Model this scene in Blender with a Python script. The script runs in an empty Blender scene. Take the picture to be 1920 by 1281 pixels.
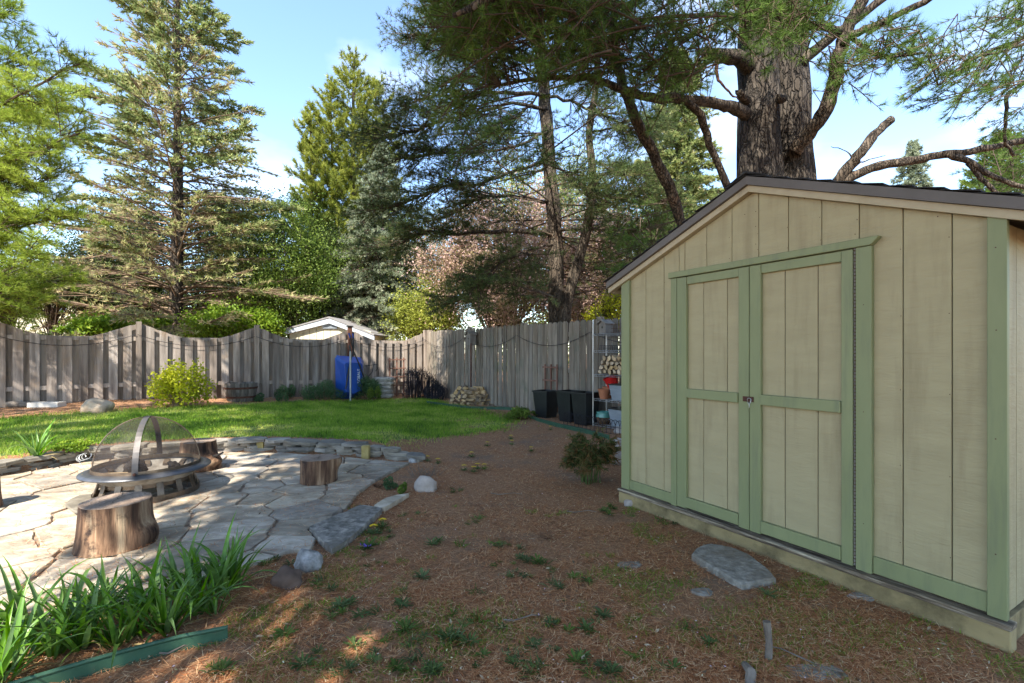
import bpy, math, random
import numpy as np
from mathutils import Vector, Matrix, noise as mnoise
R = math.radians
random.seed(7)
rng = np.random.default_rng(7)
S = bpy.context.scene
col = S.collection

# ------------------------------------------------------------------ camera, sky, sun, exposure
CAMH = 1.35; F = 900.0; CX = 960.0; HY = 660.0
cd = bpy.data.cameras.new('camera'); cam = bpy.data.objects.new('camera', cd); col.objects.link(cam)
cam.location = (0, 0, CAMH); cam.rotation_euler = (R(90), 0, 0)
cd.sensor_width = 36; cd.lens = 36 * F / 1920; cd.shift_y = (HY - 640.5) / 1920
cd.clip_start = 0.05; cd.clip_end = 500
S.camera = cam
SUN_EL = R(48); SUN_AZ = R(200)          # compass style: from +Y clockwise; the sun stands behind the camera, a little left
sdir = Vector((math.sin(SUN_AZ) * math.cos(SUN_EL), math.cos(SUN_AZ) * math.cos(SUN_EL), math.sin(SUN_EL)))
sl = bpy.data.lights.new('sun', 'SUN'); sl.energy = 4.3; sl.angle = R(0.55); sl.color = (1.0, 0.93, 0.82)
so = bpy.data.objects.new('sun', sl); col.objects.link(so)
so.rotation_euler = sdir.to_track_quat('Z', 'Y').to_euler()
W = bpy.data.worlds.new('World'); S.world = W; W.use_nodes = True
nt = W.node_tree; nt.nodes.clear()
wo = nt.nodes.new('ShaderNodeOutputWorld'); bg = nt.nodes.new('ShaderNodeBackground'); bg.inputs[1].default_value = 0.15
sk = nt.nodes.new('ShaderNodeTexSky'); sk.sky_type = 'NISHITA'; sk.sun_disc = False
sk.sun_elevation = SUN_EL; sk.sun_rotation = SUN_AZ; sk.air_density = 1.0; sk.dust_density = 0.25; sk.ozone_density = 2.6
tc = nt.nodes.new('ShaderNodeTexCoord'); mp = nt.nodes.new('ShaderNodeMapping'); mp.inputs['Scale'].default_value = (1.0, 1.0, 2.2)
mp.inputs['Location'].default_value = (0.32, 0.1, 0.25)
n1 = nt.nodes.new('ShaderNodeTexNoise'); n1.inputs['Scale'].default_value = 3.1; n1.inputs['Detail'].default_value = 5; n1.inputs['Roughness'].default_value = 0.5
cr = nt.nodes.new('ShaderNodeValToRGB'); cr.color_ramp.elements[0].position = 0.52; cr.color_ramp.elements[1].position = 0.82
cr.color_ramp.elements[1].color = (0.5, 0.5, 0.5, 1)
mx = nt.nodes.new('ShaderNodeMixRGB'); mx.inputs[2].default_value = (4.6, 4.6, 4.7, 1)
L = nt.links.new
L(tc.outputs['Generated'], mp.inputs[0]); L(mp.outputs[0], n1.inputs['Vector']); L(n1.outputs[0], cr.inputs[0])
L(cr.outputs[0], mx.inputs[0]); L(sk.outputs[0], mx.inputs[1]); L(mx.outputs[0], bg.inputs[0]); L(bg.outputs[0], wo.inputs[0])
S.render.engine = 'CYCLES'
S.view_settings.view_transform = 'Standard'; S.view_settings.look = 'None'; S.view_settings.gamma = 1
S.view_settings.exposure = 1.78
S.cycles.max_bounces = 6; S.cycles.diffuse_bounces = 3; S.cycles.transparent_max_bounces = 8

# ------------------------------------------------------------------ helpers
def ss(a, b, x):
    t = np.clip((x - a) / (b - a), 0, 1); return t * t * (3 - 2 * t)
WALLP = [(-8.5, 3.6), (-6.2, 3.9), (-5.7, 4.8), (-5.47, 5.13), (-5.26, 5.84), (-4.57, 6.14), (-3.98, 6.4), (-3.39, 6.5), (-2.52, 6.3), (-1.84, 6.14), (-1.14, 5.84), (-0.8, 5.6)]
_wx = np.array([p[0] for p in WALLP]); _wy = np.array([p[1] for p in WALLP])
FP0 = np.array((-2.606, 14.4)); FL = np.array((-.8, -.6)); FR = np.array((.6, -.8))   # fence corner, left run, right run
def Hn(x, y):
    x = np.asarray(x, float); y = np.asarray(y, float)
    near = .165 * ss(-1.1, -2.0, x); far = np.clip((-2.6 - x) * .062, 0, .36) ; w = np.clip((y - 6.5) / 4.0, 0, 1)
    b = ss(0.02, .2, y - np.interp(x, _wx, _wy)) * ss(-0.9, -1.5, x)
    dr = (x - FP0[0]) * .8 + (y - FP0[1]) * .6      # signed distance to the right fence (negative in the yard)
    r = .06 * ss(-2.6, -.6, dr) * ss(5.5, 7.5, y)
    big = .012 * np.sin(x * 1.7 + 1) * np.sin(y * 1.3) * ss(-1.2, .2, x)
    return b * (near * (1 - w) + far * w) + r + big
def H(x, y): return float(Hn(x, y))
def at(px, py, Y): return Vector(((px - CX) / F * Y, Y, CAMH + (HY - py) / F * Y))
def gp(px, py, dz=0):
    h = 0
    for _ in range(12):
        Y = (CAMH - h) * F / (py - HY); x = (px - CX) / F * Y; h = .5 * h + .5 * H(x, Y)
    return Vector((x, Y, H(x, Y) + dz))

def tag(o, label=None, cat=None, group=None, kind=None):
    if label: o['label'] = label
    if cat: o['category'] = cat
    if group: o['group'] = group
    if kind: o['kind'] = kind
    return o
def empty(name, loc=(0, 0, 0), rz=0, **k):
    o = bpy.data.objects.new(name, None); o.location = loc; o.rotation_euler = (0, 0, rz); o.empty_display_size = .1
    col.objects.link(o); tag(o, **k); return o
def link(name, me, m=None, parent=None, loc=None, rot=None, scale=None):
    o = bpy.data.objects.new(name, me); col.objects.link(o)
    if m and not me.materials: me.materials.append(m)
    if parent: o.parent = parent
    if loc is not None: o.location = loc
    if rot is not None: o.rotation_euler = rot
    if scale is not None: o.scale = scale if hasattr(scale, '__len__') else (scale,) * 3
    return o
def copy_tree(o, parent=None):
    c = o.copy(); col.objects.link(c); c.parent = parent
    for ch in o.children: copy_tree(ch, c)
    return c

class MB:
    def __init__(s): s.v = []; s.f = []
    def add(s, v, f):
        n = len(s.v); s.v += [tuple(p) for p in v]; s.f += [tuple(i + n for i in q) for q in f]; return s
    def box(s, a, b):
        (x0, y0, z0), (x1, y1, z1) = [min(p) for p in zip(a, b)], [max(p) for p in zip(a, b)]
        return s.add([(x0, y0, z0), (x1, y0, z0), (x1, y1, z0), (x0, y1, z0), (x0, y0, z1), (x1, y0, z1), (x1, y1, z1), (x0, y1, z1)],
                     [(0, 3, 2, 1), (4, 5, 6, 7), (0, 1, 5, 4), (1, 2, 6, 5), (2, 3, 7, 6), (3, 0, 4, 7)])
    def prism(s, poly, y0, y1):                 # polygon in x,z swept in y
        n = len(poly); v = [(x, y0, z) for x, z in poly] + [(x, y1, z) for x, z in poly]
        return s.add(v, [tuple(range(n)), tuple(range(2 * n - 1, n - 1, -1))] + [(i, i + n, (i + 1) % n + n, (i + 1) % n) for i in range(n)])
    def slab(s, poly, z0, z1, bev=0.0, ztop=None):   # polygon in x,y extruded in z with a bevelled rim
        n = len(poly); c = Vector((sum(p[0] for p in poly) / n, sum(p[1] for p in poly) / n))
        def ins(p, d):
            q = Vector(p[:2]); e = (c - q); l = e.length
            return q + e * (min(d, l * .5) / max(l, 1e-6))
        r0 = [(p[0], p[1], z0) for p in poly]; r1 = [(p[0], p[1], z1 - bev) for p in poly]
        r2 = [(*ins(p, bev * 1.3), z1 + (ztop(p) if ztop else 0)) for p in poly]
        f = []
        for k in range(2):
            f += [(k * n + i, k * n + (i + 1) % n, (k + 1) * n + (i + 1) % n, (k + 1) * n + i) for i in range(n)]
        f.append(tuple(range(2 * n, 3 * n))); f.append(tuple(range(n - 1, -1, -1)))
        return s.add(r0 + r1 + r2, f)
    def tube(s, pts, rad, n=6, cap=True, wob=0.0, flat=None):
        pts = [Vector(p) for p in pts]
        if not hasattr(rad, '__len__'): rad = [rad] * len(pts)
        base = len(s.v); ref = Vector((0, 0, 1)); u = None
        for i, p in enumerate(pts):
            d = (pts[min(i + 1, len(pts) - 1)] - pts[max(i - 1, 0)]).normalized()
            if u is None:
                u = d.cross(ref if abs(d.z) < .9 else Vector((1, 0, 0))).normalized()
            u = (u - d * u.dot(d)).normalized(); w = d.cross(u)
            for k in range(n):
                a = 2 * math.pi * k / n; r = rad[i]
                q = p + u * math.cos(a) * r + w * math.sin(a) * r
                if wob: q = q + (u * math.cos(a) + w * math.sin(a)) * (mnoise.noise(q * 3.0 / max(r * 4, .2)) * wob * r)
                s.v.append(tuple(q))
        for i in range(len(pts) - 1):
            for k in range(n):
                a = base + i * n + k; b = base + i * n + (k + 1) % n
                s.f.append((a, b, b + n, a + n))
        if cap:
            s.f.append(tuple(base + k for k in range(n - 1, -1, -1))); e = base + (len(pts) - 1) * n
            s.f.append(tuple(e + k for k in range(n)))
        return s
    def strap(s, pts, wdir, w, t=.004):         # flat bar along pts, width w along wdir
        pts = [Vector(p) for p in pts]; wd = [Vector(x) for x in (wdir if isinstance(wdir, list) else [wdir] * len(pts))]
        b = len(s.v)
        for i, p in enumerate(pts):
            d = (pts[min(i + 1, len(pts) - 1)] - pts[max(i - 1, 0)]).normalized(); a = wd[i].normalized() * w / 2; m = d.cross(wd[i]).normalized() * t / 2
            for q in (p - a - m, p + a - m, p + a + m, p - a + m): s.v.append(tuple(q))
        for i in range(len(pts) - 1):
            for k in range(4): s.f.append((b + i * 4 + k, b + i * 4 + (k + 1) % 4, b + i * 4 + 4 + (k + 1) % 4, b + i * 4 + 4 + k))
        s.f.append((b + 3, b + 2, b + 1, b)); e = b + (len(pts) - 1) * 4; s.f.append((e, e + 1, e + 2, e + 3)); return s
    def lathe(s, prof, n=24, c=(0, 0, 0), sx=1, sy=1):
        b = len(s.v)
        for r, z in prof:
            for k in range(n):
                a = 2 * math.pi * k / n; s.v.append((c[0] + r * sx * math.cos(a), c[1] + r * sy * math.sin(a), c[2] + z))
        for i in range(len(prof) - 1):
            for k in range(n): s.f.append((b + i * n + k, b + i * n + (k + 1) % n, b + (i + 1) * n + (k + 1) % n, b + (i + 1) * n + k))
        return s
    def xform(s, M):
        s.v = [tuple(M @ Vector(p)) for p in s.v]; return s
    def mesh(s, name, smooth=False):
        me = bpy.data.meshes.new(name); me.from_pydata(s.v, [], s.f); me.update()
        if smooth: me.shade_smooth() if hasattr(me, 'shade_smooth') else None
        return me
    def build(s, name, m, parent=None, world=False, smooth=False, **k):
        if world and parent is not None:
            l = parent.location; s.v = [(x - l[0], y - l[1], z - l[2]) for x, y, z in s.v]
        me = s.mesh(name, smooth); o = link(name, me, m, parent); tag(o, **k) if k else None; return o

def npmesh(name, V, Fc, tint=None):
    me = bpy.data.meshes.new(name); V = np.ascontiguousarray(V, np.float32); Fc = np.ascontiguousarray(Fc, np.int32); nf, k = Fc.shape
    me.vertices.add(len(V)); me.vertices.foreach_set('co', V.ravel())
    me.loops.add(nf * k); me.loops.foreach_set('vertex_index', Fc.ravel())
    me.polygons.add(nf); me.polygons.foreach_set('loop_start', np.arange(0, nf * k, k, dtype=np.int32))
    if tint is not None:
        a = me.attributes.new('tint', 'FLOAT', 'FACE'); a.data.foreach_set('value', np.ascontiguousarray(tint, np.float32))
    me.update(calc_edges=True); return me
def unit(a): return a / np.maximum(np.linalg.norm(a, axis=-1, keepdims=True), 1e-9)
def needles(P, D, k, Ln, w, spread=.6, tint=None, tvar=.12):
    P = np.asarray(P, float); D = unit(np.asarray(D, float)); N = len(P)
    d = unit(D[:, None] + rng.normal(size=(N, k, 3)) * spread)
    ln = Ln * rng.uniform(.65, 1.1, (N, k, 1)); p = unit(np.cross(d, rng.normal(size=(N, k, 3)))) * w / 2
    b = np.repeat(P[:, None], k, 1) + d * ln * .02
    V = np.stack([b - p, b + p, b + d * ln], 2).reshape(-1, 3); Fc = np.arange(N * k * 3).reshape(-1, 3)
    t = (rng.uniform(0, 1, N) if tint is None else np.asarray(tint, float))
    t = np.clip(np.repeat(t, k) + rng.normal(size=N * k) * tvar, 0, 1)
    return V, Fc, t
def leaves(P, size, tint=None, up=.5, asp=.6, tvar=.1):
    P = np.asarray(P, float); N = len(P); n = unit(rng.normal(size=(N, 3)) + np.array([0, 0, up])); a = unit(np.cross(n, rng.normal(size=(N, 3)))); b = np.cross(n, a)
    s = size * rng.uniform(.6, 1.2, (N, 1)) / 2
    V = np.stack([P - a * s, P + b * s * asp + n * s * .15, P + a * s, P - b * s * asp + n * s * .15], 1).reshape(-1, 3)
    t = np.clip((rng.uniform(0, 1, N) if tint is None else tint) + rng.normal(size=N) * tvar, 0, 1)
    i = np.arange(N)[:, None] * 4
    Fc = np.concatenate([i + [[0, 1, 2]], i + [[0, 2, 3]]]); return V, Fc, np.concatenate([t, t])
def segs(A, B, ra, rb, n=3):
    A = np.asarray(A, float); B = np.asarray(B, float); N = len(A); d = unit(B - A)
    r = np.where(np.abs(d[:, 2:3]) < .9, np.array([[0, 0, 1.]]), np.array([[1., 0, 0]])); u = unit(np.cross(d, r)); w = np.cross(d, u)
    ra = np.broadcast_to(np.asarray(ra, float), (N,)); rb = np.broadcast_to(np.asarray(rb, float), (N,))
    a = np.arange(n) * 2 * np.pi / n; c = np.cos(a)[None, :, None]; s_ = np.sin(a)[None, :, None]
    o = u[:, None] * c + w[:, None] * s_
    V = np.concatenate([A[:, None] + o * ra[:, None, None], B[:, None] + o * rb[:, None, None]], 1).reshape(-1, 3)
    k = np.arange(n); q = np.stack([k, (k + 1) % n, (k + 1) % n + n, k + n], 1)
    return V, (np.arange(N)[:, None, None] * 2 * n + q[None]).reshape(-1, 4)
def cat3(parts):
    V = []; Fc = []; T = []; n = 0
    for p in parts:
        V.append(p[0]); Fc.append(p[1] + n); n += len(p[0])
        if len(p) > 2: T.append(p[2])
    return np.concatenate(V), np.concatenate(Fc), (np.concatenate(T) if T else None)

# ------------------------------------------------------------------ materials
_mc = {}
def mat(name, cols, scale=4, detail=6, rough=.8, bump=.3, bscale=None, stretch=(1, 1, 1), rnd=.0, metal=0, spec=.3, attr=False, trans=0, dist=0.0, pos=None, bdist=.02, wave=None, coord='Object', cmix=None, plates=0, bd=0):
    if name in _mc: return _mc[name]
    m = bpy.data.materials.new(name); m.use_nodes = True; t = m.node_tree; N = t.nodes; N.clear(); K = t.links.new
    out = N.new('ShaderNodeOutputMaterial'); bs = N.new('ShaderNodeBsdfPrincipled')
    bs.inputs['Roughness'].default_value = rough; bs.inputs['Metallic'].default_value = metal; bs.inputs['Specular IOR Level'].default_value = spec
    co = N.new('ShaderNodeTexCoord'); ma = N.new('ShaderNodeMapping'); ma.inputs['Scale'].default_value = stretch
    oi = N.new('ShaderNodeObjectInfo'); vm = N.new('ShaderNodeVectorMath'); vm.operation = 'MULTIPLY_ADD'
    cb = N.new('ShaderNodeCombineXYZ')
    for i in range(3): K(oi.outputs['Random'], cb.inputs[i])
    K(cb.outputs[0], vm.inputs[0]); vm.inputs[1].default_value = (37.0, 19.0, 53.0)
    K(co.outputs[coord], vm.inputs[2]); K(vm.outputs[0], ma.inputs[0])
    rp = N.new('ShaderNodeValToRGB'); e = rp.color_ramp.elements
    pos = pos or [.3 + .4 * i / max(1, len(cols) - 1) for i in range(len(cols))]
    e[0].position = pos[0]; e[0].color = (*cols[0], 1); e[1].position = pos[-1]; e[1].color = (*cols[-1], 1)
    for i in range(1, len(cols) - 1):
        q = e.new(pos[i]); q.color = (*cols[i], 1)
    if attr:
        at_ = N.new('ShaderNodeAttribute'); at_.attribute_name = 'tint'; K(at_.outputs['Fac'], rp.inputs[0])
        for i in range(len(cols)): pass
    else:
        nz = N.new('ShaderNodeTexNoise'); nz.inputs['Scale'].default_value = scale; nz.inputs['Detail'].default_value = detail; nz.inputs['Roughness'].default_value = .62
        nz.inputs['Distortion'].default_value = dist
        K(ma.outputs[0], nz.inputs['Vector']); K(nz.outputs[0], rp.inputs[0])
    c = rp.outputs[0]
    if rnd:
        hs = N.new('ShaderNodeHueSaturation'); mr = N.new('ShaderNodeMapRange'); mr.inputs[3].default_value = 1 - rnd; mr.inputs[4].default_value = 1 + rnd
        K(oi.outputs['Random'], mr.inputs[0]); K(mr.outputs[0], hs.inputs['Value']); K(c, hs.inputs['Color'])
        m2 = N.new('ShaderNodeMapRange'); m2.inputs[3].default_value = 1.15; m2.inputs[4].default_value = .8; mm = N.new('ShaderNodeMath'); mm.operation = 'FRACT'; m3 = N.new('ShaderNodeMath'); m3.operation = 'MULTIPLY'; m3.inputs[1].default_value = 7.3
        K(oi.outputs['Random'], m3.inputs[0]); K(m3.outputs[0], mm.inputs[0]); K(mm.outputs[0], m2.inputs[0]); K(m2.outputs[0], hs.inputs['Saturation']); c = hs.outputs[0]
    if cmix:                                       # large stains: (colour, scale, lo, hi)
        z = N.new('ShaderNodeTexNoise'); z.inputs['Scale'].default_value = cmix[1]; z.inputs['Detail'].default_value = 7; z.inputs['Roughness'].default_value = .65; 
        if len(cmix) > 4:
            mq = N.new('ShaderNodeMapping'); mq.inputs['Scale'].default_value = cmix[4]; K(vm.outputs[0], mq.inputs[0]); K(mq.outputs[0], z.inputs['Vector'])
        else: K(vm.outputs[0], z.inputs['Vector'])
        mr = N.new('ShaderNodeMapRange'); mr.inputs[1].default_value = cmix[2]; mr.inputs[2].default_value = cmix[3]; K(z.outputs[0], mr.inputs[0])
        mi = N.new('ShaderNodeMixRGB'); mi.inputs[2].default_value = (*cmix[0], 1); K(mr.outputs[0], mi.inputs[0]); K(c, mi.inputs[1]); c = mi.outputs[0]
    K(c, bs.inputs['Base Color'])
    if bump:
        if wave:
            bz = N.new('ShaderNodeTexWave'); bz.wave_type = 'BANDS'; bz.bands_direction = wave[0]; bz.inputs['Scale'].default_value = wave[1]; bz.inputs['Distortion'].default_value = wave[2]; bz.inputs['Detail'].default_value = 2.5; bz.inputs['Detail Scale'].default_value = wave[3]
            K(ma.outputs[0], bz.inputs['Vector'])
        else:
            bz = N.new('ShaderNodeTexNoise'); bz.inputs['Scale'].default_value = bscale or scale * 3; bz.inputs['Detail'].default_value = 8; bz.inputs['Distortion'].default_value = bd; K(ma.outputs[0], bz.inputs['Vector'])
        bp = N.new('ShaderNodeBump'); bp.inputs['Strength'].default_value = bump; bp.inputs['Distance'].default_value = bdist
        K(bz.outputs[0 if not wave else 1], bp.inputs['Height']); K(bp.outputs[0], bs.inputs['Normal'])
    if plates:
        vo = N.new('ShaderNodeTexVoronoi'); vo.feature = 'DISTANCE_TO_EDGE'; vo.inputs['Scale'].default_value = plates
        nd = N.new('ShaderNodeTexNoise'); nd.inputs['Scale'].default_value = 6; nd.inputs['Detail'].default_value = 4; K(co.outputs['Object'], nd.inputs['Vector'])
        ad = N.new('ShaderNodeVectorMath'); ad.operation = 'MULTIPLY_ADD'; ad.inputs[1].default_value = (.12, .12, .3); K(nd.outputs['Color'], ad.inputs[0]); K(co.outputs['Object'], ad.inputs[2])
        mv = N.new('ShaderNodeMapping'); mv.inputs['Scale'].default_value = (1, 1, .11); K(ad.outputs[0], mv.inputs[0]); K(mv.outputs[0], vo.inputs['Vector'])
        mr = N.new('ShaderNodeMapRange'); mr.inputs[1].default_value = 0; mr.inputs[2].default_value = .14; K(vo.outputs['Distance'], mr.inputs[0])
        b2 = N.new('ShaderNodeBump'); b2.inputs['Strength'].default_value = 1; b2.inputs['Distance'].default_value = .035; K(mr.outputs[0], b2.inputs['Height']); K(bp.outputs[0], b2.inputs['Normal']); K(b2.outputs[0], bs.inputs['Normal'])
        mz = N.new('ShaderNodeMixRGB'); mz.blend_type = 'MULTIPLY'; mz.inputs[0].default_value = .6; K(c, mz.inputs[1]); K(mr.outputs[0], mz.inputs[2]); K(mz.outputs[0], bs.inputs['Base Color'])
    sh = bs.outputs[0]
    if trans:
        tr = N.new('ShaderNodeBsdfTranslucent'); K(c, tr.inputs[0]); ms = N.new('ShaderNodeMixShader'); ms.inputs[0].default_value = trans
        K(sh, ms.inputs[1]); K(tr.outputs[0], ms.inputs[2]); sh = ms.outputs[0]
    K(sh, out.inputs[0]); _mc[name] = m; return m

fol = lambda n, cols, tr=.4, rough=.55: mat(n, cols, attr=True, bump=0, rough=rough, trans=tr, pos=[i / (len(cols) - 1) for i in range(len(cols))], spec=.25)
M_pine = fol('pine_needles', [(.035, .07, .014), (.1, .18, .034), (.23, .35, .07)])
M_pinelight = fol('bright_pine_needles', [(.12, .18, .02), (.28, .38, .05), (.5, .58, .11)])
M_darkpine = fol('dark_pine_needles', [(.022, .042, .014), (.065, .105, .034), (.14, .19, .06), (.22, .17, .085)])
M_spruce = fol('spruce_needles', [(.09, .13, .045), (.22, .28, .095), (.4, .45, .17), (.46, .39, .21)])
M_yellowpine = fol('yellow_green_needles', [(.11, .14, .02), (.27, .31, .045), (.5, .5, .11)])
M_bluespruce = fol('blue_spruce_needles', [(.12, .15, .09), (.28, .33, .21), (.55, .58, .42)])
M_darkleaf = fol('dark_evergreen_leaves', [(.018, .03, .008), (.05, .075, .018), (.11, .14, .03)])
M_green = fol('mid_green_leaves', [(.05, .09, .014), (.13, .2, .03), (.27, .34, .06)])
M_lime = fol('fresh_lime_leaves', [(.07, .14, .012), (.17, .28, .02), (.34, .42, .04)])
M_gold = fol('golden_green_leaves', [(.2, .25, .01), (.4, .43, .015), (.6, .58, .04)])
M_sage = fol('sage_green_leaves', [(.03, .07, .03), (.08, .15, .06), (.15, .24, .1)])
M_pink = fol('crabapple_blossom', [(.09, .09, .03), (.3, .23, .12), (.6, .4, .36), (.8, .6, .56)])
M_nandina = fol('bronze_green_leaves', [(.03, .045, .014), (.08, .1, .028), (.15, .13, .045), (.24, .12, .05)])
M_grass = fol('grass_blades', [(.065, .14, .012), (.18, .33, .025), (.32, .45, .05), (.5, .5, .13)], .45)
M_weed = fol('weed_leaves', [(.03, .08, .015), (.07, .15, .03), (.14, .24, .04)], .3)
M_straw = fol('pine_straw_needles', [(.22, .07, .025), (.46, .18, .07), (.64, .35, .16), (.8, .6, .36)], .1, .8)
M_petal = fol('fallen_petals', [(.6, .55, .25), (.7, .65, .45), (.7, .5, .6)], .2)
M_lily = mat('lily_leaf', [(.06, .15, .018), (.17, .33, .04)], scale=5, detail=2, rough=.38, bump=.15, bscale=3, rnd=.3, trans=.35, spec=.5)
M_bark = mat('big_pine_bark', [(.025, .02, .016), (.065, .053, .042), (.13, .112, .092)], scale=7, detail=9, rough=.95, bump=1.0, bscale=9, stretch=(1, 1, .16), bdist=.06, dist=.6, cmix=((.03, .024, .02), 1.3, .5, .75), plates=20)
M_bark2 = mat('conifer_bark', [(.03, .023, .017), (.085, .066, .048), (.16, .13, .1)], scale=8, rough=.95, bump=1.0, bscale=10, stretch=(1, 1, .3), bdist=.03, cmix=((.2, .1, .055), 1.2, .58, .75), plates=26)
M_twig = mat('twig_bark', [(.045, .032, .022), (.11, .08, .058)], scale=9, rough=.95, bump=0)
M_drytwig = mat('dry_brown_twigs', [(.14, .09, .06), (.3, .22, .15)], scale=9, rough=.95, bump=0)
M_stumpside = mat('stump_bark', [(.018, .01, .007), (.085, .045, .026), (.22, .13, .075), (.4, .29, .18)], scale=9, detail=8, rough=.85, bump=1.0, bscale=14, stretch=(1, 1, .1), pos=[.36, .46, .56, .66], bdist=.03, dist=.4, cmix=((.03, .018, .014), 5, .56, .66))
M_stumptop = mat('stump_top_wood', [(.17, .12, .085), (.33, .25, .19)], scale=5, rough=.9, bump=.6, bscale=40, cmix=((.08, .055, .04), 6, .52, .75))
M_fence = mat('weathered_grey_cedar', [(.11, .09, .075), (.24, .2, .17), (.38, .325, .28)], scale=9, detail=8, rough=.92, bump=.7, bscale=16, stretch=(1.2, 1.2, .09), rnd=.28, bdist=.012, cmix=((.3, .2, .12), 1.6, .56, .8))
M_fence2 = mat('weathered_brown_picket_wood', [(.09, .075, .058), (.2, .168, .135), (.31, .27, .22)], scale=9, detail=8, rough=.92, bump=.7, bscale=16, stretch=(1.2, 1.2, .09), rnd=.2, bdist=.012, cmix=((.12, .13, .1), 2.2, .5, .8))
M_siding = mat('tan_embossed_siding_paint', [(.335, .285, .16), (.385, .33, .188)], scale=3, rough=.62, bump=.5, stretch=(1.0, 1.0, 4), bdist=.009, wave=None, bscale=8, bd=1.6, cmix=((.24, .195, .105), 2.2, .5, .85, (4, 4, .5)))
M_siding2 = mat('tan_door_paint', [(.335, .285, .16), (.38, .325, .185)], scale=3, rough=.62, bump=.45, stretch=(1.0, 1.0, 4), bdist=.008, wave=None, bscale=9, bd=1.6, cmix=((.24, .195, .105), 2.2, .5, .85, (4, 4, .5)))
M_trim = mat('sage_green_trim_paint', [(.2, .22, .105), (.235, .255, .125)], scale=5, rough=.5, bump=.12, bscale=30, stretch=(1, 1, .3), bdist=.004, cmix=((.16, .175, .1), 3, .52, .8, (5, 5, .6)))
M_tan = mat('tan_trim_paint', [(.36, .3, .19), (.45, .38, .25)], scale=6, rough=.7, bump=.3, bscale=25, bdist=.005, cmix=((.16, .12, .08), 4, .58, .8))
M_skid = mat('mildewed_tan_beam', [(.22, .17, .08), (.36, .28, .14)], scale=5, stretch=(.4, 1, 1), rough=.85, bump=.5, bscale=20, bdist=.01, cmix=((.09, .07, .035), 4, .46, .68))
M_sill = mat('rotting_grey_sill', [(.04, .03, .02), (.17, .13, .09), (.46, .39, .28)], scale=16, stretch=(.25, 2, 4), rough=.95, bump=.8, bscale=14)
M_fascia = mat('dark_drip_edge', [(.1, .086, .075), (.14, .12, .105)], scale=4, rough=.5, bump=.05)
M_shingle = mat('black_shingles', [(.02, .02, .022), (.05, .05, .05)], scale=40, rough=.95, bump=.6, bscale=80)
M_dark = mat('dark_gap', [(.05, .042, .028), (.07, .058, .04)], bump=0)
M_stone = mat('bluestone_flag', [(.2, .165, .12), (.36, .305, .23), (.54, .475, .37)], scale=3.2, detail=10, rough=.85, bump=.8, bscale=9, rnd=.28, bdist=.02, dist=.8, stretch=(1, 1.6, 1), cmix=((.2, .16, .11), 2.2, .52, .75))
M_lichen = mat('lichen_slab', [(.12, .115, .1), (.24, .22, .19), (.46, .42, .36)], scale=14, detail=12, rough=.95, bump=.7, bscale=24, pos=[.38, .53, .74], dist=.3, spec=.1, cmix=((.16, .14, .11), 3, .5, .7))
M_wallstone = mat('stacked_wall_stone', [(.11, .1, .08), (.23, .205, .165), (.38, .345, .28)], scale=5, detail=9, rough=.9, bump=.8, bscale=10, rnd=.3, bdist=.02, stretch=(.7, .7, 3))
M_boulder = mat('tan_boulder', [(.2, .14, .09), (.36, .28, .2), (.46, .38, .29)], scale=6, rough=.85, bump=.4, bscale=14)
M_greyrock = mat('speckled_grey_rock', [(.12, .12, .115), (.28, .275, .265), (.5, .48, .46)], scale=14, detail=9, rough=.85, bump=.7, bscale=16)
M_brownrock = mat('purple_brown_rock', [(.09, .06, .045), (.2, .14, .11)], scale=5, rough=.8, bump=.5, bscale=8)
M_paleRock = mat('pale_pink_rock', [(.25, .21, .18), (.45, .39, .34)], scale=9, rough=.9, bump=.6, bscale=14)
M_edging = mat('green_plastic_edging', [(.02, .06, .035), (.045, .11, .065)], scale=8, rough=.5, bump=.2, bscale=20, cmix=((.12, .1, .07), 6, .58, .8))
M_black = mat('black_plastic', [(.008, .009, .01), (.018, .02, .02)], scale=6, rough=.4, bump=.05, spec=.5)
M_blackwire = mat('black_wire', [(.008, .008, .01), (.02, .02, .03)], rough=.5, bump=0)
M_wire = mat('chrome_shelf_wire', [(.35, .35, .34), (.5, .5, .48)], rough=.4, bump=0, metal=.7)
M_pole = mat('galvanised_pole', [(.3, .33, .33), (.42, .45, .45)], rough=.45, bump=0, metal=.4)
M_steel = mat('fire_pit_dark_steel', [(.07, .05, .035), (.16, .12, .085), (.26, .2, .14)], scale=8, rough=.45, metal=.7, bump=.15, spec=.5)
M_rim = mat('fire_pit_rim_steel', [(.07, .075, .085), (.16, .16, .165)], scale=6, rough=.4, metal=.6, bump=.08, spec=.5)
M_bowl = mat('ashy_fire_bowl', [(.1, .09, .075), (.26, .23, .19), (.4, .38, .34)], scale=6, rough=.8, metal=.2, bump=.2)
M_ash = mat('ash_and_char', [(.03, .022, .018), (.1, .065, .05)], scale=14, rough=1, bump=.8)
M_char = mat('charred_wood', [(.006, .005, .005), (.03, .025, .022)], scale=14, rough=.8, bump=.6)
M_blue = mat('blue_barrow_paint', [(.008, .05, .26), (.012, .075, .36)], scale=3, rough=.35, bump=.05, spec=.5)
M_white = mat('white_print', [(.6, .65, .7), (.7, .72, .75)], bump=0)
M_redwood = mat('reddish_trellis_wood', [(.12, .06, .045), (.24, .13, .095)], scale=10, stretch=(1, 1, .2), rough=.9, bump=.3)
M_logside = mat('firewood_bark', [(.07, .05, .035), (.2, .15, .1), (.34, .27, .19)], scale=12, rough=.95, bump=.8, rnd=.25)
M_logend = mat('split_firewood', [(.3, .2, .1), (.48, .34, .19), (.6, .46, .29)], scale=9, rough=.85, bump=.5, stretch=(.3, 1, 1), rnd=.25)
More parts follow.
